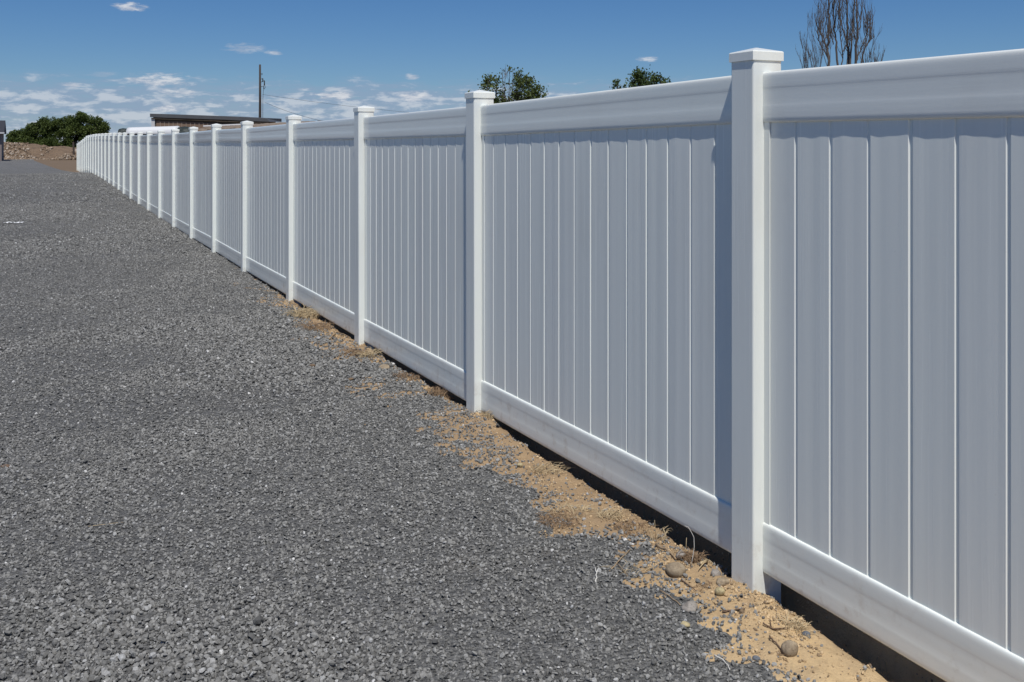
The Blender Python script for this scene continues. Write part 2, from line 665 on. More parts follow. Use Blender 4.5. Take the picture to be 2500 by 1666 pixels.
PX, PY, PS = [], [], []
for (y0, y1, x0, dens, s0, s1) in ((0.2, 6.0, -2.4, 7600, 0.010, 0.034), (6.0, 15.0, -4.6, 3300, 0.013, 0.036), (15.0, 28.0, -7.0, 900, 0.018, 0.044), (28.0, 52.0, -12.0, 170, 0.026, 0.06)):
    n = int((2.45 - x0) * (y1 - y0) * dens)
    x, y = pick(n, x0, 2.40, y0, y1)
    k = in_view(x, y, 0.9)
    x, y = x[k], y[k]
    d = gravel_d(x, y)
    keep = rng.random(len(x)) < np.where(d > 0.02, 1.0, 0.70 * np.exp((d - 0.02) / 0.06) + 0.14 * (d > -0.6) * sstep(fbm(x, y, 3.1, 3), 0.07, 0.19))
    x, y = x[keep], y[keep]
    pn = fbm(x, y, 0.55, 4)
    keep = rng.random(len(x)) < 0.62 + 0.6 * sstep(pn, -0.16, 0.06)
    x, y, pn = x[keep], y[keep], pn[keep]
    fine = 0.80 + 0.30 * sstep(pn, -0.14, 0.10)          # worn tracks hold finer stone
    PX.append(x)
    PY.append(y)
    PS.append((s0 + (s1 - s0) * rng.beta(1.3, 4.2, len(x))) * fine * np.where(rng.random(len(x)) < 0.02, 1.5, 1.0))
x, y, s = (np.concatenate(a) for a in (PX, PY, PS))
n = len(x)
z = top_z(x, y) + s * rng.uniform(-0.05, 0.42, n)
R = np.stack([rng.normal(0, 0.65, n), rng.normal(0, 0.65, n), rng.uniform(0, 6.28, n)], -1)
scatter('gravel_stones', np.stack([x, y, z], -1), R, s, chip_tint(n), rng.integers(0, 8, n), chips,
        'loose crushed grey stones covering the yard', 'gravel')
print('gravel stones', n)

x, y = pick(190000, 1.4, 2.60, 0.6, 11.0)
k = (gravel_d(x, y) < 0.03) & (rng.random(len(x)) < 0.12 + 0.8 * sstep(fbm(x, y, 4.0, 3), 0.02, 0.16))
x, y = x[k], y[k]
n = len(x)
s = 0.004 + 0.030 * rng.beta(0.9, 7.0, n)
z = top_z(x, y) + s * 0.1
R = np.stack([rng.normal(0, 0.6, n), rng.normal(0, 0.6, n), rng.uniform(0, 6.28, n)], -1)
scatter('soil_crumbs', np.stack([x, y, z], -1), R, s, rng.random(n), rng.integers(0, 4, n), clods,
        'crumbs of dry tan soil strewn over the sandy strip', 'soil')

# ------------------------------------------------------------------ the fence
POST_U = [1784, 1138, 865, 698, 587.5, 515.5, 462.5, 418.6, 385, 357, 334.4, 314.3, 297.3, 284.6, 273.1, 262.2, 254.3, 245.9, 238.6,
          231.6, 224.4, 218.9, 214.2, 209.3, 205.1, 201, 197.3, 194, 190.7, 187.6]
TOPZ = {-2: .33, -1: .332, 0: .343, 1: .312, 2: .299, 3: .290, 4: .280, 5: .286, 6: .278, 7: .276, 8: .281, 9: .280, 10: .293, 12: .326, 15: .38, 17: .40, 19: .423, 20: .424,
        22: .41, 23: .395, 24: .32, 25: .24, 27: .10, 29: -.02}
PW = 0.127
post_y = {}
for i in range(-2, 30):
    yn = 2.968 + 2.44 * i
    if 0 <= i <= 12:                        # posts as measured in the photograph (far edge of the front face)
        a = math.atan((POST_U[i] - 1250.0) / FPX) + YAW
        yn = 0.5 * yn + 0.5 * FX / math.tan(a) if i > 4 else FX / math.tan(a)
    post_y[i] = yn - PW / 2
tk = sorted(TOPZ)
apex = {i: CAM_H + float(np.interp(i, tk, [TOPZ[k] for k in tk])) for i in range(-2, 30)}

fence = empty('vinyl_fence', (FX + PW / 2, post_y[0], 0), 'long white vinyl privacy fence with capped posts along the gravel yard', 'fence')
FO = Vector(fence.location)
CX = FX + PW / 2


def rounded_post(h):
    mb = MB()
    r, a = 0.007, PW / 2
    ring = []
    for cx, cy, t0 in ((a - r, a - r, 0), (-a + r, a - r, 90), (-a + r, -a + r, 180), (a - r, -a + r, 270)):
        for k in range(4):
            t = math.radians(t0 + k * 30)
            ring.append((cx + r * math.cos(t), cy + r * math.sin(t)))
    n = len(ring)
    mb.v = [(x, y, 0) for x, y in ring] + [(x, y, h) for x, y in ring]
    mb.f = [(i, (i + 1) % n, n + (i + 1) % n, n + i) for i in range(n)] + [tuple(range(n, 2 * n))]
    return mb


def cap_mesh():
    mb = MB()
    a = PW / 2 + 0.0045
    lev = [(a - 0.0035, -0.034), (a, -0.034), (a, -0.004), (a - 0.0015, -0.001), (a - 0.004, 0.0005), (0.004, 0.016), (0.0, 0.0165)]
    for q, zc in lev:
        mb.v += [(q, q, zc), (-q, q, zc), (-q, -q, zc), (q, -q, zc)]
    for k in range(len(lev) - 1):
        for i in range(4):
            j = (i + 1) % 4
            mb.f.append((4 * k + i, 4 * k + j, 4 * k + 4 + j, 4 * k + 4 + i))
    return mb.mesh('post_cap', VINYL_V)


post_me = rounded_post(2.40).mesh('fence_post', VINYL_V)
cap_me = cap_mesh()
for i in range(-2, 30):
    p = link('fence_post', post_me, fence)
    zt = apex[i] - 0.0165 - 0.003
    p.location = Vector((CX, post_y[i], zt - 2.40)) - FO
    lean = {1: -0.004, 2: -0.006, 4: 0.004, 6: -0.005, 9: 0.005, 11: -0.004}.get(i, 0.0)
    p.rotation_euler = (lean, 0.0, random.uniform(-0.006, 0.006))
    c = link('post_cap', cap_me, p)
    c.location = (0, 0, 2.403)
    c.rotation_euler = (0, 0, random.uniform(-0.01, 0.01))

RH = 0.178
PROF = [(0.0140, 1.0), (0.0178, 0.990), (0.0200, 0.970), (0.0213, 0.94), (0.0219, 0.90), (0.0221, 0.85), (0.02205, 0.75), (0.0220, 0.69), (0.0217, 0.672), (0.0215, 0.655), (0.0215, 0.60),
        (0.0215, 0.45), (0.02155, 0.365), (0.0219, 0.34), (0.0221, 0.32), (0.0222, 0.28), (0.0222, 0.11), (0.0217, 0.05), (0.0200, 0.02), (0.0170, 0.0)]


def rail(name, y0, z0, y1, z1):
    """a rail between two posts, its ends let into them; z is the lower edge"""
    mb = MB()
    ring = [(-x, q * RH) for x, q in PROF] + [(x, q * RH) for x, q in reversed(PROF)]
    n = len(ring)
    for y, zc in ((y0, z0), (y1, z1)):
        mb.v += [(x + CX - FO.x, y - FO.y, zq + zc - FO.z) for x, zq in ring]
    mb.f = [(i, n + i, n + (i + 1) % n, (i + 1) % n) for i in range(n)]
    me = mb.mesh(name, VINYL_H, True)
    return link(name, me, fence)


BP = 15


def board_mesh(seed, wdt, h):
    r = np.random.default_rng(seed)
    ys_ = [0.0, 0.0085, 0.0112] + list(np.linspace(0.018, wdt - 0.012, 9)) + [wdt - 0.0042, wdt - 0.0004]
    amp = 0.00042
    ph = r.uniform(0, 6.28, 3)
    fr = []
    for k, y in enumerate(ys_):
        wv = amp * (math.sin(y / wdt * 6.28 + ph[0]) + 0.6 * math.sin(y / wdt * 14 + ph[1]))
        fr.append(-0.0125 + wv if 2 <= k <= len(ys_) - 2 else -0.0083)
    mb = MB()
    ring = list(zip(fr, ys_)) + [(0.011, wdt - 0.0004), (0.011, 0.0)]
    n = len(ring)
    mb.v = [(x, y, 0) for x, y in ring] + [(x, y, h) for x, y in ring]
    mb.f = [(i, n + i, n + (i + 1) % n, (i + 1) % n) for i in range(n)] + [tuple(range(n)), tuple(range(2 * n - 1, n - 1, -1))]
    return mb


BW, BH = 0.158, 1.50
board_me = [board_mesh(40 + k, BW, BH).mesh('board', VINYL_V) for k in range(6)]
chan_me = MB()
chan_me.box((-0.0165, 0.0, 0.0), (-0.0128, 0.030, BH))
chan_me.box((0.0128, 0.0, 0.0), (0.0165, 0.030, BH))
chan_me = chan_me.mesh('side_channel', VINYL_V)
far_boards = MB()
PANEL_H = 1.765
for i in range(-2, 29):
    ya, yb = post_y[i] + PW / 2, post_y[i + 1] - PW / 2
    za, zb = apex[i] - 0.092, apex[i + 1] - 0.092
    ins = 0.012
    rail('top_rail', ya - ins, za - RH, yb + ins, zb - RH)
    rail('bottom_rail', ya - ins, za - PANEL_H, yb + ins, zb - PANEL_H)
    nb = 14 if i < 0 else BP
    k_sy = (yb - ya) / (nb * BW)
    for j in range(nb):
        y = ya + (yb - ya) * j / nb
        f = (y + 0.5 * BW - ya) / (yb - ya)
        zl = za + (zb - za) * f - PANEL_H + RH - 0.045
        loc = Vector((CX + random.uniform(-0.0006, 0.0006), y, zl)) - FO
        if i <= 17:
            b = link('board', board_me[(j * 5 + i * 3) % 6], fence)
            b.location = loc
            b.scale = (1, k_sy, 1)
        else:
            q = board_mesh(40 + j % 6, BW * k_sy, BH)
            far_boards.add([Vector(p) + loc for p in q.v], q.f)
    if i <= 8:
        for yc in (ya, yb - 0.030):
            f = (yc + 0.015 - ya) / (yb - ya)
            c = link('side_channel', chan_me, fence)
            c.location = Vector((CX, yc, za + (zb - za) * f - PANEL_H + RH - 0.045)) - FO
fb = far_boards.build('board_row', VINYL_V, fence)
fb['kind'] = 'stuff'

# ------------------------------------------------------------------ berm, rubble and far ground
BERM = plain('berm_earth', (0.24, 0.165, 0.105), 0.95, 0.5, 1.6, 1.0, 0.4)
xs = np.linspace(-70, 45, 360)
ys = np.linspace(126.5, 142, 50)


def berm_z(x, y):
    prof = sstep(y, 127.5, 133.0) * (1 - 0.75 * sstep(y, 136, 141.5))
    hgt = 1.72 - 0.35 * sstep(x, -2, 4) + 0.5 * fbm(x, y, 0.25, 3)
    return -0.30 + prof * (hgt + 0.9 * fbm(x, y, 0.8, 5, 0.65))


tag(grid('dirt_berm', xs, ys, berm_z, BERM), 'long low berm of brown dug earth behind the gravel yard', None, kind='structure')
n = 16000
x, y = rng.uniform(-16, 18, n), rng.uniform(127.0, 138, n)
k = fbm(x, y, 0.35, 3) > -0.03
x, y = x[k], y[k]
s = 0.08 + 0.50 * rng.beta(1.2, 4, len(x))
R = np.stack([rng.normal(0, 0.7, len(x)), rng.normal(0, 0.7, len(x)), rng.uniform(0, 6.28, len(x))], -1)
RUB = make_stone('berm_rock', [(0.0, (0.13, 0.09, 0.06)), (0.45, (0.24, 0.17, 0.11)), (0.75, (0.35, 0.26, 0.18)), (1.0, (0.52, 0.45, 0.37))], 0.95, 6.0)
rubs = [stone_variant(k, f, RUB, 300 + k) for k, f in enumerate((0.8, 0.65, 0.9, 0.7))]
scatter('berm_clods', np.stack([x, y, berm_z(x, y) + s * 0.1], -1), R, s, rng.random(len(x)), rng.integers(0, 4, len(x)), rubs,
        'broken clods and stones over the brown earth berm', 'rubble')
# heap of pale stones beside the far end of the fence
c = at(165, 392, 112)
n = 420
a, q = rng.uniform(0, 6.28, n), np.sqrt(rng.random(n))
x, y = c.x + np.cos(a) * q * 1.7, c.y + np.sin(a) * q * 1.2
s = 0.10 + 0.30 * rng.beta(1.3, 3.5, n)
z = -0.26 + (1 - q) * 0.65 + s * 0.2
R = np.stack([rng.normal(0, 0.7, n), rng.normal(0, 0.7, n), rng.uniform(0, 6.28, n)], -1)
scatter('stone_heap', np.stack([x, y, z], -1), R, s, np.clip(rng.random(n) * 0.8 + 0.2, 0, 1), rng.integers(0, 4, n), rubs,
        'small heap of pale broken stones near the far end of the fence', 'rubble')

WOOD_DARK = plain('weathered_dark_wood', (0.075, 0.058, 0.045), 0.85, 0.4, 4.0, 0.4, 0.01, (8, 8, 0.8))
p0 = at(179.5, 374, 118)
mb = MB()
mb.tube([(p0.x, p0.y, -0.3), (p0.x + 0.02, p0.y, 0.8), (p0.x - 0.02, p0.y, 1.75)], [0.115, 0.11, 0.105], 8)
tag(mb.build('wooden_post', WOOD_DARK), 'dark weathered wooden post standing by the far end of the fence', 'post')
p0 = at(58, 380, 119)
mb = MB()
mb.box((p0.x - 0.025, p0.y - 0.02, -0.3), (p0.x + 0.025, p0.y + 0.02, 1.25))
mb.box((p0.x - 0.04, p0.y - 0.03, 1.252), (p0.x + 0.04, p0.y + 0.03, 1.35))
tag(mb.build('survey_stake', plain('stake_wood', (0.22, 0.16, 0.10))), 'thin wooden stake standing before the earth berm', 'stake')


# ------------------------------------------------------------------ foliage
def leaf_mat(name, lo, hi):
    m, t, b = material(name)
    p = wpos(t)
    n = t.noise(p, 1.1, 4, 0.6)
    f = t.noise(p, 9.0, 2, 0.6)
    c = t.mix(t.smooth(t.math('ADD', t.math('MULTIPLY', n, 0.6), t.math('MULTIPLY', f, 0.4)), 0.35, 0.65), lo, hi)
    t.put(b.inputs['Base Color'], c)
    b.inputs['Roughness'].default_value = 0.6
    b.inputs['Specular IOR Level'].default_value = 0.25
    tr = t.node('ShaderNodeBsdfTranslucent')
    t.put(tr.inputs[0], t.mix(0.35, c, (0.16, 0.22, 0.03)))
    mx = t.node('ShaderNodeMixShader')
    mx.inputs[0].default_value = 0.25
    o = t.n.get('Material Output')
    t.l.new(b.outputs[0], mx.inputs[1])
    t.l.new(tr.outputs[0], mx.inputs[2])
    t.l.new(mx.outputs[0], o.inputs[0])
    return m


LEAF_A = leaf_mat('leaf_dense', (0.034, 0.055, 0.014), (0.105, 0.140, 0.032))
LEAF_B = leaf_mat('leaf_olive', (0.050, 0.078, 0.022), (0.130, 0.165, 0.050))
LEAF_C = leaf_mat('leaf_dark', (0.036, 0.064, 0.020), (0.090, 0.135, 0.042))
BARK = plain('bark', (0.14, 0.11, 0.085), 0.9, 0.4, 6.0, 0.5, 0.02, (4, 4, 1))
BARK_DEAD = plain('dead_bark', (0.082, 0.072, 0.066), 0.9, 0.5, 5.0, 0.4, 0.02, (4, 4, 1))


def leaves(P, size, seed, droop=0.0):
    """one leaf (a folded quad) at every point"""
    r = np.random.default_rng(seed)
    P = np.asarray(P)
    n = len(P)
    d = r.normal(size=(n, 3))
    d[:, 2] -= droop
    d /= np.linalg.norm(d, axis=1)[:, None]
    e = np.cross(d, r.normal(size=(n, 3)))
    e /= np.linalg.norm(e, axis=1)[:, None] + 1e-9
    s = (size * r.uniform(0.6, 1.4, n))[:, None]
    V = np.stack([P, P + (d * 0.5 + e * 0.32) * s, P + d * s, P + (d * 0.5 - e * 0.32) * s], 1).reshape(-1, 3)
    F = np.arange(4 * n).reshape(-1, 4)
    return V, F


def crown_points(clumps, per, seed, hollow=0.55):
    r = np.random.default_rng(seed)
    out = []
    for (c, rad) in clumps:
        n = int(per * rad[0] * rad[2])
        d = r.normal(size=(n, 3))
        d /= np.linalg.norm(d, axis=1)[:, None]
        q = r.uniform(hollow, 1.0, n) ** 0.6
        out.append(np.array(c) + d * q[:, None] * np.array(rad))
    return np.concatenate(out)


# broad bush behind the berm
def bush():
    base = at(150, 352, 133)
    r = np.random.default_rng(3)
    top_u = np.array([15, 22, 35, 55, 75, 95, 120, 140, 160, 178, 195, 210, 225, 240, 255, 265, 272])
    top_v = np.array([338, 324, 318, 312, 294, 289, 287, 283, 283, 283, 275, 279, 281, 287, 298, 310, 326])
    cl = []
    for k in range(560):
        u = r.uniform(18, 269)
        vt = np.interp(u, top_u, top_v)
        q = r.random()
        v = vt + 6 + (368 - vt) * q
        rad = r.uniform(0.35, 0.75)
        depth = 133 + r.uniform(-2.6, 2.6) * math.sqrt(max(0.05, 1 - ((u - 145) / 130) ** 2)) * (0.45 + 0.55 * q)
        uu = min(max(u, 18 + rad * 16), 268 - rad * 18)
        cl.append((tuple(at(uu, v, depth)), (rad, rad, rad * 0.8)))
    P = crown_points(cl, 620, 9, 0.30)
    V, F = leaves(P, 0.19, 4)
    o = empty('broad_bush', (base.x, base.y, -0.26), 'broad dense green bush with rounded top behind the earth berm', 'bush')
    cr = link('crown', np_mesh('crown', V - np.array(o.location), F, LEAF_A), o)
    mb = MB()
    for k in range(9):
        u = 40 + k * 25 + r.uniform(-8, 8)
        b0 = at(u, 352, 133)
        t0 = at(u + r.uniform(-12, 12), np.interp(u, top_u, top_v) + 22, 133 + r.uniform(-1, 1))
        m0 = (b0 + t0) / 2 + Vector((r.uniform(-.3, .3), r.uniform(-.3, .3), 0))
        mb.tube([Vector((b0.x, b0.y, -0.35)) - o.location, m0 - o.location, t0 - o.location], [0.11, 0.07, 0.02], 6)
    mb.build('stem', BARK, o)


bush()


def limb_tree(name, base, height, seed, spread, stems, mat, label, cat, twig=0.006, depth=4, upright=0.8, first=0.1, leafmat=None, leafsize=0.1,
              leafn=6, width0=0.12, bare_frac=0.0, clump=0.22):
    """trunk and tapering limbs that fork again and again, twigs and (if asked) leaves"""
    r = np.random.default_rng(seed)
    o = empty(name, base, label, cat)
    trunk, limbs = MB(), MB()
    tips = []

    def grow(p, d, length, rad, lvl, mb):
        n = 5
        pts, rads = [p], [rad]
        q = Vector(p)
        dd = Vector(d)
        for k in range(n):
            dd = (dd + Vector((r.normal(0, 0.10), r.normal(0, 0.10), r.normal(0, 0.05))) + Vector((0, 0, 0.16 * upright))).normalized()
            q = q + dd * (length / n)
            pts.append(Vector(q))
            rads.append(rad * (1 - 0.62 * (k + 1) / n))
        mb.tube(pts, rads, 6 if lvl < 2 else 4 if lvl < 3 else 3, cap=False)
        if lvl >= depth - 1:
            tips.extend(pts[2:])
        if lvl >= depth:
            return
        for k in range(r.integers(3, 6) if lvl else r.integers(4, 7)):
            f = r.uniform(0.25, 0.98)
            idx = min(int(f * n), n - 1)
            pp = pts[idx].lerp(pts[idx + 1], f * n - idx)
            ax = (pts[idx + 1] - pts[idx]).normalized()
            side = Vector((r.normal(), r.normal(), r.normal() * 0.3))
            side = (side - ax * side.dot(ax)).normalized()
            nd = (ax + side * spread * r.uniform(0.5, 1.1)).normalized()
            grow(pp, nd, length * r.uniform(0.38, 0.62) * (1.1 - 0.4 * f), max(twig, rads[idx] * r.uniform(0.42, 0.62)), lvl + 1, limbs)
    h0 = height * first
    trunk.tube([Vector((0, 0, -0.3)), Vector((0.02, 0, h0 * 0.5)), Vector((0, 0.02, h0))], [width0 * 1.25, width0 * 1.05, width0], 8)
    for k in range(stems):
        a = 6.283 * k / stems + r.uniform(-0.4, 0.4)
        t = spread * r.uniform(0.15, 0.55) if k else 0.05
        grow(Vector((0, 0, h0 * 0.93)), Vector((math.cos(a) * t, math.sin(a) * t, 1)).normalized(), (height - h0) * (r.uniform(0.72, 0.98) if k else 0.97),
             width0 * (0.62 if k else 0.8), 1, limbs)
    trunk.build('trunk', mat, o, True)
    limbs.build('limbs', mat, o, True)
    if leafmat:
        P = []
        for t in tips:
            if bare_frac and abs(t.x * math.cos(YAW) - t.y * math.sin(YAW) + 0.10) < bare_frac and t.z > height * 0.35 and r.random() < 0.85:
                continue
            for k in range(leafn):
                P.append(np.array(t) + r.normal(0, clump, 3))
        V, F = leaves(P, leafsize, seed + 50, 0.3)
        link('crown', np_mesh('crown', V, F, leafmat), o)
        print(name, 'leaves', len(P))
    return o




def shaped_tree(name, Zt, foot, lobes, n_clump, crad, per, leafsize, mat, label, seed, bare=()):
    """a tree whose crown fills lobes (column, top row, half width) with leaf clumps carried by limbs"""
    r = np.random.default_rng(seed)
    b0 = at(foot, 350, Zt)
    o = empty(name, (b0.x, b0.y, 0.1), label, 'tree')
    O = Vector(o.location)
    trunk, limbs = MB(), MB()
    fork = Vector((0, 0, 1.1))
    trunk.tube([Vector((0, 0, -0.4)), Vector((0.03, 0, 0.5)), fork], [0.11, 0.095, 0.08], 8)
    cl = []
    m = Zt / FPX
    for (u, vt, hw, wt) in lobes:
        rad = hw * m
        foot_l = at(u, 300, Zt) - O
        top_l = at(u, vt, Zt) - O
        mid = fork.lerp(top_l, 0.5) + Vector((0, 0, -0.15))
        limbs.tube([fork, mid, foot_l.lerp(top_l, 0.55), top_l - Vector((0, 0, 0.15))], [0.055, 0.04, 0.022, 0.006], 6, cap=False)
        for k in range(int(n_clump * wt)):
            q = r.random() ** 0.8                            # 0 at the top of the lobe
            h = top_l.z - 0.02 - q * (top_l.z - 1.3)
            wd = rad * min(1.0, 0.30 + 1.15 * math.sqrt(q)) * (1 if q < 0.75 else 1.15)
            a, d = r.uniform(0, 6.28), math.sqrt(r.uniform(0.0, 1.0)) * wd
            c = Vector((top_l.x + math.cos(a) * d, top_l.y + math.sin(a) * d, h))
            rr = crad * r.uniform(0.6, 1.3)
            cl.append((tuple(c), (rr, rr, rr * 1.2)))
            ax = foot_l.lerp(top_l, max(0.0, 0.85 - q))
            ax = Vector((top_l.x, top_l.y, max(1.2, h - 0.45)))
            limbs.tube([ax, ax.lerp(c, 0.5) + Vector((0, 0, 0.05)), c + Vector((0, 0, rr * 0.8))], [0.013, 0.009, 0.004], 3, cap=False)
    for (ua, ub, va) in bare:
        e = at(ub, va, Zt) - O
        st = at(ua, 290, Zt) - O
        pts = [fork, st, st.lerp(e, 0.5) + Vector((r.normal(0, .05), r.normal(0, .05), 0)), e]
        limbs.tube(pts, [0.045, 0.028, 0.017, 0.006], 5, cap=False)
        for k in range(7):
            p = st.lerp(e, r.uniform(0.1, 0.9))
            dv = Vector((r.normal(0, .16), r.normal(0, .16), r.uniform(.25, .5)))
            limbs.tube([p, p + dv * 0.5, p + dv + Vector((0, 0, .08))], [0.011, 0.008, 0.004], 3, cap=False)
            if r.random() < 0.55:
                cl.append((tuple(p + dv), (crad * .35,) * 3))
    trunk.build('trunk', BARK, o, True)
    limbs.build('limbs', BARK, o, True)
    P = []
    for c, rad in cl:
        n = max(3, int(per * (rad[0] / crad) ** 2 * r.uniform(0.6, 1.4)))
        P.append(np.array(c) + r.normal(0, 0.5, (n, 3)) * np.array(rad))
    P = np.concatenate(P)
    V, F = leaves(P, leafsize, seed + 50, 0.3)
    link('crown', np_mesh('crown', V, F, mat), o)
    print(name, 'leaves', len(P))


shaped_tree('bushy_tree', 48, 1243, [(1190, 186, 26, 1.0), (1212, 176, 26, 1.0), (1228, 200, 14, 0.35), (1270, 172, 22, 1.0), (1290, 184, 26, 1.0), (1306, 208, 24, 0.9), (1160, 216, 14, 0.35),
            (1248, 226, 18, 0.3)], 64, 0.22, 44, 0.115, LEAF_B, 'bushy green tree with bare grey stems amid its crown behind the fence', 21,
            bare=((1238, 1233, 166), (1243, 1243, 160), (1250, 1252, 170), (1232, 1226, 176), (1255, 1262, 182), (1260, 1268, 176)))
shaped_tree('leafy_tree', 36, 1580, [(1545, 192, 18, 0.5), (1563, 170, 17, 1.0), (1582, 180, 20, 1.0), (1598, 176, 18, 0.9), (1617, 188, 18, 0.9), (1570, 200, 40, 0.8)], 60, 0.16, 44, 0.09, LEAF_C,
            'dark leafy tree top showing above the fence rail', 33)
shaped_tree('slim_sapling', 37, 1508, [(1508, 187, 12, 1.0), (1500, 206, 13, 0.6), (1522, 204, 10, 0.5)], 40, 0.12, 30, 0.08, LEAF_C,
            'slim leafy sapling top beside the dark leafy tree', 35)
shaped_tree('small_sapling', 48, 1354, [(1354, 228, 7, 1.0)], 16, 0.08, 18, 0.08, LEAF_B, 'tip of a small sapling just showing above the fence rail', 36)


def bare_tree():
    r = np.random.default_rng(52)
    Zt = 44.0
    b0 = at(2066, 350, Zt)
    o = empty('bare_tree', (b0.x, b0.y, 0.1), 'tall leafless tree with many upright dark branches behind the fence', 'tree')
    O = Vector(o.location)
    fork = Vector((0, 0, 2.6))
    trunk, limbs = MB(), MB()
    trunk.tube([Vector((0, 0, -0.4)), Vector((0.03, 0.02, 1.2)), fork], [0.26, 0.21, 0.19], 10)
    lines = [  # limbs as they stand in the plane of the tree: zoomed column, row; first radius
        (0.075, [(815, 1400), (780, 1000), (822, 600), (812, 250), (820, 0), (830, -300), (850, -700)]),
        (0.060, [(1000, 1390), (970, 900), (930, 650), (915, 300), (925, 0), (935, -250)]),
        (0.036, [(1085, 1390), (1120, 1200), (1065, 800), (1060, 500), (1042, 0), (1030, -350)]),
        (0.080, [(1215, 1380), (1230, 1200), (1200, 900), (1215, 500), (1190, 0), (1180, -450), (1190, -900)]),
        (0.060, [(1262, 1380), (1290, 900), (1325, 600), (1360, 0), (1370, -500)]),
        (0.070, [(1385, 1360), (1405, 950), (1430, 700), (1400, 350), (1405, 0), (1390, -400), (1370, -800)]),
        (0.042, [(1390, 1360), (1450, 1150), (1550, 900), (1630, 700), (1640, 400), (1550, 130)]),
        (0.050, [(1500, 1350), (1590, 1000), (1690, 850), (1705, 450), (1650, 240)]),
        (0.036, [(830, 1300), (700, 1050), (590, 850), (572, 600), (500, 280)]),
        (0.032, [(790, 1050), (700, 800), (690, 500), (715, 150)]),
        (0.034, [(780, 1020), (660, 800), (615, 640), (600, 200), (590, 60)]),
        (0.026, [(800, 700), (770, 450), (720, 200), (665, 20)]),
        (0.032, [(1195, 900), (1080, 520), (1020, 350), (950, 0), (940, -200)]),
        (0.026, [(1000, 620), (1020, 380), (1050, 100), (1060, -100)]),
        (0.030, [(1470, 640), (1495, 380), (1515, 100), (1500, -200)]),
        (0.026, [(1400, 900), (1340, 680), (1310, 300), (1290, 130)]),
        (0.024, [(1590, 1000), (1640, 760), (1600, 560), (1580, 480)]),
        (0.024, [(930, 950), (850, 760), (870, 660)]),
        (0.028, [(1120, 1100), (1190, 930), (1270, 800), (1280, 620)]),
        (0.024, [(1080, 520), (1110, 330), (1150, 80)]),
        (0.022, [(1700, 850), (1790, 780)]),
        (0.022, [(950, 600), (960, 350), (955, 200)]),
    ]
    for rad, ln in lines:
        dep = r.uniform(-0.7, 0.7)
        pts = []
        if ln[0][1] > 1330:
            pts = [fork - Vector((0, 0, r.uniform(0.0, 0.5)))]
        for k, (zx, zy) in enumerate(ln):
            pts.append(at(1930 + zx / 8.71, zy / 8.71, Zt + dep * min(1, 0.3 + 0.25 * k)) - O)
        fine = []
        for a, b in zip(pts[:-1], pts[1:]):
            for k in range(4):
                fine.append(a.lerp(b, k / 4) + Vector((r.normal(0, .014), r.normal(0, .014), 0)))
        fine.append(pts[-1])
        n = len(fine)
        rads = [1.0 * rad * (1 - 0.72 * (k / (n - 1)) ** 0.9) for k in range(n)]
        limbs.tube(fine, rads, 6, cap=False)
        for k in range(int(n * 1.4)):
            i0 = r.integers(n // 4, n - 1)
            L = r.uniform(0.25, 0.85)
            sd = Vector((r.normal(), r.normal(), 0)).normalized() * L * r.uniform(0.16, 0.42)
            p = fine[i0]
            q = [p, p + sd * 0.6 + Vector((0, 0, L * 0.35)), p + sd * 0.9 + Vector((0, 0, L * 0.75)), p + sd * r.uniform(0.7, 1.1) + Vector((0, 0, L * 1.1))]
            rr = min(rads[i0] * 0.5, 0.012)
            limbs.tube(q, [rr, rr * 0.8, rr * 0.6, rr * 0.35], 4, cap=False)
    trunk.build('trunk', BARK_DEAD, o, True)
    limbs.build('limbs', BARK_DEAD, o, True)


bare_tree()
for (u, Z, h, sd, lab) in ((1996, 40, 5.6, 61, 'low bare shrub beside the tall leafless tree, on the side of the leafy trees'),
                           (2136, 42, 5.35, 62, 'low bare shrub beside the tall leafless tree, on the side away from the leafy trees')):
    b = at(u, 350, Z)
    limb_tree('bare_shrub', (b.x, b.y, 0.1), h, sd, 0.28, 5, BARK_DEAD, lab, 'shrub', twig=0.006, depth=4, upright=0.95, first=0.12, width0=0.05)

# ------------------------------------------------------------------ buildings and pole beyond the fence
SHINGLE = plain('dark_roof', (0.030, 0.032, 0.040), 0.85, 0.25, 2.0, 0.3, 0.03)
STUCCO = plain('house_wall', (0.22, 0.185, 0.17), 0.9, 0.2, 1.5, 0.3, 0.02)
FASCIA = plain('pale_trim', (0.55, 0.55, 0.55), 0.6, 0.1)
Zh = 104.0
right = Vector((math.cos(YAW), -math.sin(YAW), 0))
fwd = Vector((math.sin(YAW), math.cos(YAW), 0))


def frame(o_loc):
    """matrix with x to the camera's right and y away from it"""
    M = Matrix.Identity(4)
    M.col[0][:3] = right
    M.col[1][:3] = fwd
    M.col[3][:3] = o_loc
    return M


c = at(4, 350, Zh)
house = empty('house', (c.x, c.y, -0.26), 'single-storey house with dark roof at the berm behind the yard', 'house')
mb = MB()
mb.box((-11, 0, -0.2), (0, 7, 2.85))
mb.build('wall', STUCCO, house)
mb = MB()
mb.v = [(-11.4, -0.5, 2.95), (0.25, -0.5, 2.95), (0.25, 3.5, 4.28), (-11.4, 3.5, 4.28), (-11.4, 7.5, 2.95), (0.25, 7.5, 2.95),
        (-11.4, -0.5, 2.86), (0.25, -0.5, 2.86), (0.25, 7.5, 2.86), (-11.4, 7.5, 2.86)]
mb.f = [(0, 1, 2, 3), (3, 2, 5, 4), (6, 7, 1, 0), (4, 5, 8, 9), (1, 7, 8, 5, 2), (0, 3, 4, 9, 6), (6, 9, 8, 7)]
roof = mb.build('roof', SHINGLE, house)
mb = MB()
mb.box((-11.42, -0.56, 2.84), (0.27, -0.502, 2.98))
mb.build('fascia', FASCIA, roof)
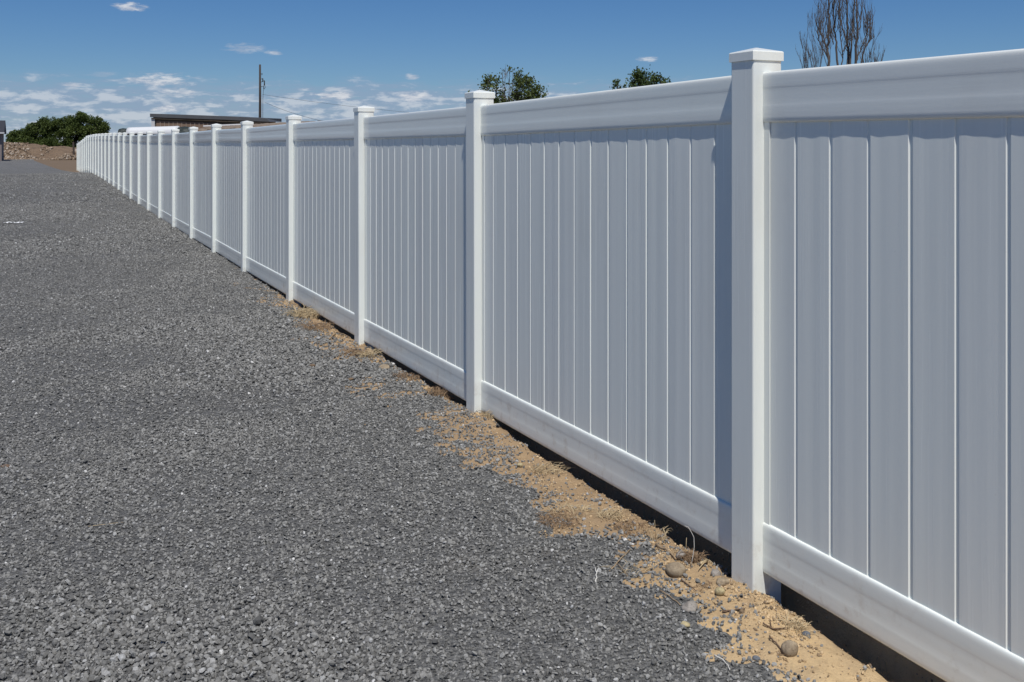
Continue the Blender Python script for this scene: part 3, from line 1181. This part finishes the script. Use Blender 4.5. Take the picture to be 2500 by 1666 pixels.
for xw in (-3.4, -7.6):
    mb = MB()
    mb.box((xw, -0.03, 1.0), (xw + 1.4, 0.02, 2.2))
    wn = mb.build('window', FASCIA, house)
    mb = MB()
    mb.box((xw + 0.08, -0.045, 1.08), (xw + 1.32, -0.032, 2.12))
    mb.build('pane', plain('dark_glass', (0.02, 0.025, 0.03), 0.08, 0.1, 1, 0), wn)

# long shed with a sagging low roof
PLANK = plain('brown_plank', (0.20, 0.135, 0.095), 0.9, 0.35, 2.0, 0.4, 0.02, (6, 6, 0.6))
BATTEN = plain('pale_batten', (0.30, 0.24, 0.19), 0.85, 0.25, 3.0, 0.2)
ROOFM = plain('old_metal_roof', (0.085, 0.088, 0.092), 0.6, 0.35, 1.2, 0.2, 0.02)
DARKW = plain('rotten_wood', (0.10, 0.078, 0.055), 0.9, 0.5, 1.6, 0.4, 0.03, (1, 1, 5))
Zs = 92.0
c = at(370, 350, Zs)
shed = empty('plank_shed', (c.x, c.y, 0.0), 'old brown plank shed with long sagging dark roof beyond the fence', 'shed')
shed.rotation_euler = (0, 0, -YAW)
m_px = Zs / FPX


def sx(u):
    return (u - 370) * m_px


def sz(v):
    return CAM_H + (HOR - v) * m_px


W_ = sx(655)
mb = MB()
mb.v = [(0.15, 0, -0.2), (W_ - 0.5, 0, -0.2), (W_ - 0.5, 5, -0.2), (0.15, 5, -0.2), (0.15, 0, sz(283)), (W_ - 0.5, 0, sz(295)), (W_ - 0.5, 5, sz(295)), (0.15, 5, sz(283))]
mb.f = [(0, 1, 5, 4), (1, 2, 6, 5), (2, 3, 7, 6), (3, 0, 4, 7), (4, 5, 6, 7)]
wall = mb.build('wall', DARKW, shed)
npl = 24
for k in range(npl):
    x0 = 0.45 + (W_ - 1.2) * k / npl
    x1 = 0.45 + (W_ - 1.2) * (k + 1) / npl - 0.02
    zt = np.interp(x0, [0, W_], [sz(294), sz(306)])
    mb = MB()
    mb.box((x0, -0.05 - random.uniform(0, 0.02), -0.15), (x1, -0.004, zt - random.uniform(0, 0.05)))
    mb.build('plank', PLANK, wall)
    if k % 1 == 0:
        mb = MB()
        mb.box((x1 - 0.03, -0.10, -0.15), (x1 + 0.03, -0.075, zt - 0.06))
        mb.build('batten', BATTEN, wall)
mb = MB()
mb.box((0.02, -0.14, -0.15), (0.34, -0.06, sz(288)))
mb.build('corner_board', FASCIA, wall)
# roof sheet with thickness, dipping to the right
mb = MB()
zs0 = [278, 280.2, 282.4, 284.3, 287.5, 289.5]
us = [369, 430, 490, 550, 610, 652]
for k, (u, v) in enumerate(zip(us, zs0)):
    for yy, dzv in ((-0.30, 0.0), (5.8, 0.12)):
        mb.v += [(sx(u), yy, sz(v) + dzv), (sx(u) + (0.35 if k == 5 and yy < 0 else 0), yy, sz(v + 8.5) + dzv)]
for k in range(5):
    a = 4 * k
    mb.f += [(a, a + 4, a + 6, a + 2), (a + 1, a + 5, a + 4, a), (a + 3, a + 7, a + 5, a + 1), (a + 2, a + 6, a + 7, a + 3)]
mb.f += [(0, 2, 3, 1), (20, 21, 23, 22)]
roof = mb.build('roof', ROOFM, shed)
for k, (u0, u1, v0, v1, tk_) in enumerate(((372, 470, 288, 291, 3.0), (450, 560, 291, 295, 2.6), (530, 658, 294, 298.5, 3.2))):
    mb = MB()
    mb.v = []
    for u, v in ((u0, v0), (u1, v1)):
        mb.v += [(sx(u), -0.24, sz(v)), (sx(u), -0.19, sz(v)), (sx(u), -0.19, sz(v + tk_)), (sx(u), -0.24, sz(v + tk_))]
    mb.f = [(0, 4, 5, 1), (1, 5, 6, 2), (2, 6, 7, 3), (3, 7, 4, 0), (0, 1, 2, 3), (7, 6, 5, 4)]
    mb.build('eave_board', DARKW, roof)

# low outbuilding with rough brown shake roof, right of the shed
SHAKE = plain('weathered_shake', (0.21, 0.165, 0.125), 0.95, 0.5, 3.0, 0.8, 0.05)
Zo = 66.0
c = at(530, 350, Zo)
low = empty('low_outbuilding', (c.x, c.y, 0.0), 'low outbuilding with rough brown roof below the utility pole', 'shed')
low.rotation_euler = (0, 0, -YAW)
q = Zo / FPX
lx = lambda u: (u - 530) * q
lz = lambda v: CAM_H + (HOR - v) * q
mb = MB()
mb.box((lx(480), 0.4, -0.2), (lx(765), 4.4, lz(312)))
mb.build('wall', PLANK, low)
ru = np.linspace(478, 771, 60)
rv = np.interp(ru, [478, 560, 640, 700, 771], [309, 304.5, 299, 296, 293.5])
mb = MB()
rr = np.random.default_rng(8)
rows = [(0.0, 14.0), (0.05, 9.0), (0.5, 5.0), (1.2, 2.0), (2.4, 0.0), (4.8, 4.0)]
for yy, dv in rows:
    for u, v in zip(ru, rv):
        mb.v.append((lx(u) + rr.uniform(-.02, .02), yy + rr.uniform(-.05, .05), lz(v + dv) + rr.uniform(-.03, .03)))
nn = len(ru)
for a in range(len(rows) - 1):
    for k in range(nn - 1):
        i0 = a * nn + k
        mb.f.append((i0, i0 + 1, i0 + nn + 1, i0 + nn))
roof = mb.build('roof', SHAKE, low)
mb = MB()
mb.v = []
for u, v in ((478, 305.5), (592, 300.5)):
    for yy in (1.6, 1.72):
        mb.v += [(lx(u), yy, lz(v)), (lx(u), yy, lz(v + 3.0))]
mb.f = [(0, 4, 5, 1), (2, 3, 7, 6), (0, 2, 6, 4), (1, 5, 7, 3), (0, 1, 3, 2), (4, 6, 7, 5)]
mb.build('white_flashing', plain('white_flashing', (0.75, 0.74, 0.72), 0.5, 0.06), roof)
mb = MB()
mb.box((lx(760), 2.3, lz(300)), (lx(773), 2.65, lz(294.5)))
mb.box((lx(759), 2.25, lz(294.4)), (lx(774), 2.7, lz(293)))
mb.build('vent', plain('black_vent', (0.02, 0.02, 0.022), 0.6, 0.2), roof)

# stack under a white sheet with dark green tarpaulin at its ends
TARP_W = plain('white_sheet', (0.66, 0.67, 0.67), 0.45, 0.04, 1.0, 0.15, 0.05)
TARP_G = plain('dark_green_tarp', (0.022, 0.032, 0.028), 0.5, 0.5, 2.0, 0.5, 0.08)
Zt = 78.0
c = at(375, 350, Zt)
stack = empty('covered_stack', (c.x, c.y, 0.0), 'long stack covered with white sheet over dark green tarpaulin behind the fence', 'tarp')
stack.rotation_euler = (0, 0, -YAW)
q = Zt / FPX
lx = lambda u: (u - 375) * q
lz = lambda v: CAM_H + (HOR - v) * q


def hood(us, vs, rad, low_v, y0, jitter, seed):
    """a rounded cover: front skirt, rounded crown, back skirt"""
    r = np.random.default_rng(seed)
    mb = MB()
    m = 12
    for u, v in zip(us, vs):
        zt_ = lz(v)
        prof = [(-rad, lz(low_v)), (-rad * 1.02, zt_ - rad * 1.1)]
        prof += [(-rad * math.cos(math.pi * k / 8), zt_ - rad * 0.9 + rad * 0.9 * math.sin(math.pi * k / 8)) for k in range(9)]
        prof += [(rad, lz(low_v))]
        for yy, zq in prof:
            mb.v.append((lx(u) + r.uniform(-jitter, jitter), y0 + yy + r.uniform(-jitter, jitter), zq + r.uniform(-jitter, jitter)))
    for a in range(len(us) - 1):
        for k in range(m - 1):
            i0 = a * m + k
            mb.f.append((i0, i0 + m, i0 + m + 1, i0 + 1))
    mb.f += [tuple(range(m)), tuple(range(len(us) * m - 1, (len(us) - 1) * m - 1, -1))]
    return mb


hood([292, 300, 308, 330, 360, 400, 440, 452, 466], [315, 313.5, 314, 315, 314, 313, 311, 309.5, 311], 0.42, 365, 0.0, 0.035, 2).build('green_tarpaulin', TARP_G, stack)
hood(np.linspace(313.5, 436, 14), np.linspace(311.5, 308, 14), 0.50, 328, 0.0, 0.004, 3).build('white_sheet', TARP_W, stack, True)

# utility pole
POLE = plain('creosoted_pole', (0.050, 0.040, 0.034), 0.85, 0.4, 2.0, 0.3, 0.02, (6, 6, 0.6))
HW = plain('dark_hardware', (0.04, 0.042, 0.045), 0.6, 0.3)
Zp = 105.0
c = at(634.5, 350, Zp)
q = Zp / FPX
pole = empty('utility_pole', (c.x, c.y, -0.1), 'tall dark wooden utility pole without crossarm rising behind the plank shed', 'pole')
pole.rotation_euler = (0, 0, -YAW)
pz = lambda v: CAM_H + (HOR - v) * q + 0.1
pxx = lambda u: (u - 634.5) * q
mb = MB()
mb.tube([(0, 0, -0.5), (0, 0, 3), (0.02, 0, 6), (0.01, 0, pz(158))], [0.165, 0.15, 0.125, 0.10], 10)
mb.build('shaft', POLE, pole, True)
for (u, v, hgt, rad) in ((641.5, 196, 0.40, 0.07), (645.5, 203, 0.55, 0.075), (644, 214, 0.35, 0.05)):
    mb = MB()
    zc = pz(v)
    mb.tube([(pxx(u), 0, zc - hgt / 2), (pxx(u), 0, zc - hgt / 4), (pxx(u), 0, zc), (pxx(u), 0, zc + hgt / 4), (pxx(u), 0, zc + hgt / 2)],
            [rad * 0.5, rad, rad * 0.65, rad, rad * 0.4], 8)
    mb.tube([(0.05, 0, zc + 0.05), (pxx(u), 0, zc + hgt / 2)], 0.025, 5)
    mb.build('insulator', HW, pole, True)
mb = MB()
mb.tube([(0.10, -0.05, pz(181)), (pxx(641), -0.05, pz(180)), (pxx(639.5), -0.05, pz(184))], 0.035, 6)
mb.build('bracket', HW, pole, True)
mb = MB()
mb.tube([(pxx(646), 0, pz(206)), (pxx(648), 0, pz(214)), (pxx(643), 0, pz(220)), (pxx(641.8), 0, pz(240)), (pxx(641.5), 0, pz(292))], 0.022, 5)
mb.build('drop_cable', HW, pole, True)


def wire(pts, label, rad):
    mb = MB()
    mb.tube(pts, rad, 5)
    tag(mb.build('overhead_wire', HW, None, True), label, 'wire', 'overhead wires')


def sag(a, b, dip, n=24):
    return [a.lerp(b, k / n) - Vector((0, 0, dip * 4 * (k / n) * (1 - k / n))) for k in range(n + 1)]


wire(sag(at(641, 231, Zp), at(1420, 300, 95), 0.5), 'upper overhead wire running from the utility pole', 0.012)
wire(sag(at(646, 250, Zp), at(900, 312, 85), 0.45), 'lower overhead wire dropping from the utility pole', 0.014)

# ------------------------------------------------------------------ small things on the ground
def cobble_mesh(seed, rx, ry, rz, mat, lump=0.16):
    r = np.random.default_rng(seed)
    import bmesh
    bm = bmesh.new()
    bmesh.ops.create_icosphere(bm, subdivisions=4, radius=1.0)
    ph = r.uniform(0, 6.28, 9)
    for v in bm.verts:
        p = v.co
        k = 1 + lump * (0.5 * math.sin(2.1 * p.x + ph[0]) * math.cos(1.7 * p.y + ph[1]) + 0.4 * math.sin(2.6 * p.z + ph[2] + p.x)
                        + 0.25 * math.sin(5.1 * p.y + ph[3]) * math.sin(4.3 * p.x + ph[4]))
        v.co = Vector((p.x * rx * k, p.y * ry * k, p.z * rz * k))
    me = bpy.data.meshes.new('cobble')
    bm.to_mesh(me)
    bm.free()
    me.materials.append(mat)
    me.polygons.foreach_set('use_smooth', [True] * len(me.polygons))
    return me


def rock_mat(name, c0, c1):
    m, t, b = material(name)
    p = wpos(t)
    n = t.noise(p, 45.0, 6, 0.7)
    c = t.mix(t.smooth(n, 0.3, 0.7), c0, c1)
    c = t.mix(t.math('MULTIPLY', t.smooth(t.noise(p, 160.0, 3, 0.6), 0.58, 0.68), 0.5), c, [x * 0.45 for x in c0])
    t.put(b.inputs['Base Color'], c)
    b.inputs['Roughness'].default_value = 0.85
    b.inputs['Specular IOR Level'].default_value = 0.25
    bump(t, b, t.noise(p, 120.0, 5, 0.7), 0.5, 0.006)
    return m


RK_TAN = rock_mat('tan_cobble', (0.22, 0.17, 0.115), (0.36, 0.29, 0.20))
RK_GREY = rock_mat('grey_cobble', (0.19, 0.17, 0.15), (0.33, 0.30, 0.265))
RK_DARK = rock_mat('slate_pebble', (0.09, 0.10, 0.115), (0.17, 0.18, 0.195))
RK_YEL = rock_mat('yellow_fragment', (0.34, 0.28, 0.15), (0.50, 0.42, 0.25))
cob = [  # column, row of the centre, width in pixels, height/width, material, squash, label
    (1651, 1389, 49, 0.70, RK_TAN, 0.10, 'large smooth tan cobble on the sand, below the thick root', 'cobble'),
    (1749, 1399, 26, 0.85, RK_GREY, 0.18, 'grey-brown cobble in the shade edge of the fence, by the forked twig', 'cobble'),
    (1764, 1422, 33, 0.55, RK_TAN, 0.30, 'flat tan stone set in soil against the capped post', 'cobble'),
    (1758, 1441, 25, 0.75, RK_YEL, 0.22, 'pale buff stone in the soil in front of the capped post', 'cobble'),
    (1684, 1481, 42, 0.55, RK_GREY, 0.26, 'half buried flat grey stone between gravel and sand', 'cobble'),
    (1662, 1356, 25, 0.9, RK_GREY, 0.30, 'rough grey stone behind the large smooth tan cobble', 'cobble'),
    (1885, 1446, 25, 0.9, RK_GREY, 0.20, 'rounded grey cobble under the rail beside the capped post', 'cobble'),
    (1929, 1579, 43, 0.9, RK_TAN, 0.16, 'rounded tan cobble lying on the bare yellow sand', 'cobble'),
    (1846, 1607, 20, 0.65, RK_DARK, 0.12, 'small dark slate pebble alone on the yellow sand', 'pebble'),
    (1969, 1489, 22, 0.6, RK_DARK, 0.15, 'dark stone in the shadow under the bottom rail', 'cobble'),
    (1466, 1218, 11, 0.9, RK_GREY, 0.2, 'small grey pebble at the shadow edge between two posts', 'pebble'),
    (1675, 1524, 21, 0.75, RK_YEL, 0.35, 'yellowish broken stone among the grey gravel', 'stone'),
    (1440, 1243, 9, 0.8, RK_DARK, 0.3, 'dark angular pebble on the sand by the dry weeds', 'pebble'),
    (858, 872, 12, 0.6, RK_TAN, 0.3, 'tan stone at the gravel edge beside the third post', 'stone'),
    (938, 897, 28, 0.55, RK_TAN, 0.22, 'rounded tan lump of soil below the bottom rail', 'stone'),
    (1270, 1139, 14, 0.7, RK_YEL, 0.3, 'pale stone sunk in the sandy strip', 'stone'),
]
for k, (u, v, wpx, hr, mat, lump, lab, cat) in enumerate(cob):
    p = hit(u, v + wpx * hr * 0.35)
    Z = p.x * math.sin(YAW) + p.y * math.cos(YAW)
    rx = 0.5 * wpx * Z / FPX
    rz = rx * hr * 0.95
    o = link('cobble' if cat == 'cobble' else cat, cobble_mesh(500 + k, rx, rx * 0.9, rz, mat, lump))
    o.location = (p.x, p.y, p.z + rz * 0.55)
    o.rotation_euler = (random.uniform(-.15, .15), random.uniform(-.15, .15), random.uniform(0, 6.28) if lump > 0.2 else -YAW)
    tag(o, lab, cat)

TWIG = plain('dry_twig', (0.30, 0.215, 0.13), 0.85, 0.35, 30, 0.3, 0.002)
TWIG_D = plain('dark_twig', (0.14, 0.09, 0.058), 0.85, 0.35, 30, 0.3, 0.002)
STRAW = plain('dry_straw', (0.46, 0.36, 0.215), 0.8, 0.3, 20, 0)
STRAW_D = plain('brown_straw', (0.25, 0.165, 0.095), 0.85, 0.35, 20, 0)
PALE = plain('bleached_twig', (0.62, 0.60, 0.55), 0.8, 0.15, 20, 0)


def twig(path, rad, mat, label, lift=0.004, forks=()):
    """path in photograph pixels, lying on the ground"""
    mb = MB()
    pts = []
    for u, v in path:
        p = hit(u, v)
        pts.append(p + Vector((0, 0, rad * 0.8 + lift)))
    fine = []
    for a, b in zip(pts[:-1], pts[1:]):
        for k in range(4):
            fine.append(a.lerp(b, k / 4) + Vector((random.uniform(-1, 1), random.uniform(-1, 1), random.uniform(0, 1))) * rad * 0.8)
    fine.append(pts[-1])
    mb.tube(fine, [rad * (1 - 0.5 * k / len(fine)) for k in range(len(fine))], 6)
    for f0, (u, v) in forks:
        a = fine[int(f0 * (len(fine) - 1))]
        b = hit(u, v) + Vector((0, 0, rad + lift))
        mb.tube([a, a.lerp(b, 0.5) + Vector((0, 0, rad)), b], [rad * 0.7, rad * 0.55, rad * 0.3], 5)
    tag(mb.build('twig', mat, None, True), label, 'twig')


twig([(1604, 1339), (1628, 1349), (1650, 1371)], 0.0065, TWIG, 'thick curved root stub on sand above the large cobble', 0.004)
twig([(1766, 1499), (1790, 1496), (1819, 1491)], 0.0034, TWIG_D, 'straight dark twig at gravel edge before the capped post', forks=[(0.45, (1780, 1507))])
twig([(1664, 1420), (1682, 1434), (1700, 1448)], 0.0026, TWIG_D, 'thin dark twig slanting on sand below the large cobble')
twig([(1862, 1526), (1888, 1532), (1915, 1537)], 0.0028, TWIG_D, 'dark twig lying across the yellow sand near the rail', forks=[(0.4, (1880, 1518)), (0.6, (1905, 1545))])
twig([(1612, 1446), (1640, 1464), (1661, 1482)], 0.0024, TWIG, 'thin tan twig at gravel edge touching the half buried stone')
twig([(1490, 1400), (1512, 1372), (1540, 1345)], 0.0030, TWIG, 'dry tan twig crossing the gravel edge below the dry weeds', forks=[(0.45, (1533, 1412))])
twig([(1455, 1426), (1457, 1404), (1452, 1388)], 0.0026, PALE, 'bleached white forked twig lying on the grey gravel', forks=[(0.6, (1463, 1388))])
twig([(1878, 1560), (1892, 1574), (1912, 1592), (1925, 1606)], 0.0028, TWIG_D, 'curved dark twig beside the rounded tan cobble')
twig([(1895, 1500), (1903, 1515), (1908, 1522)], 0.0018, STRAW, 'short straw stalk on the yellow sand')
twig([(1745, 1605), (1770, 1620), (1782, 1641)], 0.0022, PALE, 'pale curved stalk lying on gravel beside the yellow sand')
twig([(802, 832), (822, 816), (842, 806)], 0.0075, TWIG, 'tan branch leaning in the gap beneath the bottom rail', forks=[(0.5, (856, 822)), (0.2, (812, 850))])
twig([(782, 927), (800, 924)], 0.0035, PALE, 'short bleached stick on the gravel near the third post')
twig([(215, 1289), (262, 1283), (302, 1278)], 0.0013, STRAW, 'long thin pale stalk lying far out on the gravel')
twig([(1712, 1388), (1722, 1380), (1730, 1366), (1716, 1358)], 0.0045, STRAW, 'gnarled pale forked twig beside the grey-brown cobble', 0.012, forks=[(0.35, (1741, 1387)), (0.6, (1706, 1400))])


def tuft(u, v, wpx, n, hgt, mat, label, seed, flat=0.5, rad=0.0011):
    r = np.random.default_rng(seed)
    p0 = hit(u, v)
    Z = p0.x * math.sin(YAW) + p0.y * math.cos(YAW)
    wd = 0.5 * wpx * Z / FPX
    mb = MB()
    for k in range(n):
        a, q = r.uniform(0, 6.28), math.sqrt(r.random()) * wd
        bx, by = math.cos(a) * q, math.sin(a) * q
        bz = float(top_z(p0.x + bx, p0.y + by)) - p0.z
        L = hgt * r.uniform(0.4, 1.2)
        dirn = Vector((r.normal(0, 1), r.normal(0, 1), 0)).normalized() * flat * L
        up = (1 - flat * 0.8) * L
        rr_ = rad * r.uniform(0.6, 1.3)
        b0 = Vector((bx, by, bz - 0.003))
        pts = [b0, b0 + dirn * 0.35 + Vector((0, 0, up * 0.75)), b0 + dirn * 0.75 + Vector((0, 0, up * r.uniform(0.8, 1.0))),
               b0 + dirn * 1.1 + Vector((0, 0, max(0.004, up * r.uniform(0.35, 1.0))))]
        mb.tube(pts, [rr_, rr_ * 0.9, rr_ * 0.7, rr_ * 0.3], 3, cap=False)
    o = mb.build('dry_grass_tuft', mat)
    o.location = p0
    tag(o, label, 'dry grass')


tuft(757, 775, 80, 260, 0.20, STRAW, 'big clump of dry straw in the gap between third and fourth post', 1, 0.8, 0.0022)
tuft(772, 800, 70, 130, 0.12, STRAW_D, 'low brown weeds in front of the big straw clump', 2, 0.8, 0.002)
tuft(868, 868, 60, 140, 0.11, STRAW_D, 'matted brown weeds at the foot of the third post', 3, 0.85, 0.0018)
tuft(895, 872, 36, 80, 0.12, STRAW, 'pale straw wisps just past the foot of the third post', 4, 0.75, 0.0018)
tuft(1000, 925, 80, 150, 0.08, STRAW_D, 'sparse brown weeds along the gravel edge past the third post', 5, 0.7, 0.0015)
tuft(1082, 968, 64, 280, 0.075, STRAW_D, 'mossy brown weed mound beside the second post', 6, 0.6, 0.0014)
tuft(1200, 1028, 44, 120, 0.075, STRAW, 'short dry grass in the sand past the second post', 7, 0.6, 0.0013)
tuft(1338, 1152, 80, 110, 0.08, STRAW, 'dry grass wisps in the middle of the sandy strip', 8, 0.8, 0.0012)
tuft(1365, 1272, 90, 190, 0.06, STRAW_D, 'wide patch of dry brown weeds on the gravel edge', 9, 0.85, 0.0012)
tuft(1395, 1250, 100, 110, 0.06, STRAW, 'pale straw scattered over the dry brown weed patch', 10, 0.9, 0.0011)
tuft(1490, 1262, 60, 130, 0.06, STRAW, 'dry straw tuft at the shadow edge of the bottom rail', 11, 0.75, 0.0011)
tuft(1540, 1290, 80, 120, 0.06, STRAW_D, 'thin brown grass along the shadow edge of the bottom rail', 12, 0.7, 0.0011)
tuft(1608, 1318, 44, 30, 0.08, STRAW, 'sparse tall straw near the thick root stub', 13, 0.5, 0.0011)
tuft(1690, 1368, 44, 260, 0.055, STRAW_D, 'dark brown root clump behind the large smooth cobble', 14, 0.6, 0.0012)
tuft(1722, 1428, 40, 60, 0.03, STRAW_D, 'flattened brown weeds between cobbles before the capped post', 15, 0.9, 0.0012)
tuft(1945, 1532, 52, 90, 0.05, STRAW, 'small straw tuft at the edge of the yellow sand', 16, 0.85, 0.0013)
tuft(1905, 1600, 34, 40, 0.03, STRAW_D, 'brown weed scraps beside the rounded tan cobble', 17, 0.9, 0.0011)
tuft(2150, 1640, 40, 14, 0.09, STRAW, 'few upright straws in the gap below the rail', 18, 0.3, 0.0010)
tuft(1540, 1395, 90, 40, 0.05, STRAW, 'loose straw strewn over the gravel edge by the crossing twig', 19, 0.95, 0.0010)


def stalk(path, rad, mat, label):
    """an upright dead stalk: heights from its foot upward, photograph pixels at the foot's distance"""
    p0 = hit(*path[0])
    Z = p0.x * math.sin(YAW) + p0.y * math.cos(YAW)
    pts = [p0 - Vector((0, 0, 0.01))]
    for u, v in path[1:]:
        pts.append(at(u, v, Z))
    mb = MB()
    mb.tube(pts, [rad * (1 - 0.5 * k / len(pts)) for k in range(len(pts))], 5)
    tag(mb.build('dead_stalk', mat, None, True), label, 'stalk')


stalk([(1685, 1390), (1691, 1362), (1695, 1335), (1694, 1312), (1688, 1300), (1680, 1287), (1672, 1284)], 0.0015, PALE, 'tall pale dead stalk with drooping head before the bottom rail')
stalk([(1675, 1357), (1675, 1335), (1676, 1313)], 0.0014, STRAW, 'short upright straw stalk beside the dark root clump')
stalk([(1600, 1318), (1600, 1292), (1598, 1270)], 0.0012, STRAW, 'thin upright stalk in the shadow under the rail')

# clods lying on the gravel, and a scrap of white plastic far out
MUD = plain('dry_mud', (0.17, 0.115, 0.07), 0.95, 0.4, 30, 0.6, 0.01)
for k, (u, v, wpx, lab) in enumerate(((762, 895, 15, 'brown clod of earth alone on the gravel near the third post'),
                                      (853, 926, 17, 'flattened brown clod on the gravel beside the matted weeds'),
                                      (293, 478, 0, None), (15, 1137, 20, 'dark dead leaf lying far out on the gravel'))):
    if not lab:
        continue
    p = hit(u, v + 3)
    Z = p.x * math.sin(YAW) + p.y * math.cos(YAW)
    rx = 0.5 * wpx * Z / FPX
    rz = rx * (0.65 if k == 0 else 0.35)
    o = link('earth_clod' if k < 3 else 'dead_leaf', cobble_mesh(700 + k, rx, rx * 0.8, rz, MUD if k < 3 else TWIG_D, 0.45))
    o.location = (p.x, p.y, p.z + rz * 0.7)
    tag(o, lab, 'clod' if k < 3 else 'leaf')
p = hit(33, 546)
r = np.random.default_rng(77)
mb = MB()
nx = 15
for j in range(3):
    for k in range(nx):
        mb.v.append((-0.19 + 0.38 * k / (nx - 1), (j - 1) * 0.022 + r.uniform(-.012, .012), 0.022 + r.uniform(-0.012, 0.014)))
for j in range(2):
    for k in range(nx - 1):
        i0 = j * nx + k
        mb.f.append((i0, i0 + 1, i0 + nx + 1, i0 + nx))
o = mb.build('plastic_scrap', plain('white_plastic', (0.8, 0.8, 0.79), 0.4, 0.05))
o.location = p
o.rotation_euler = (0, 0, -YAW)
md = o.modifiers.new('thickness', 'SOLIDIFY')
md.thickness = 0.004
tag(o, 'crumpled strip of white plastic lying out on the gravel yard', 'litter')
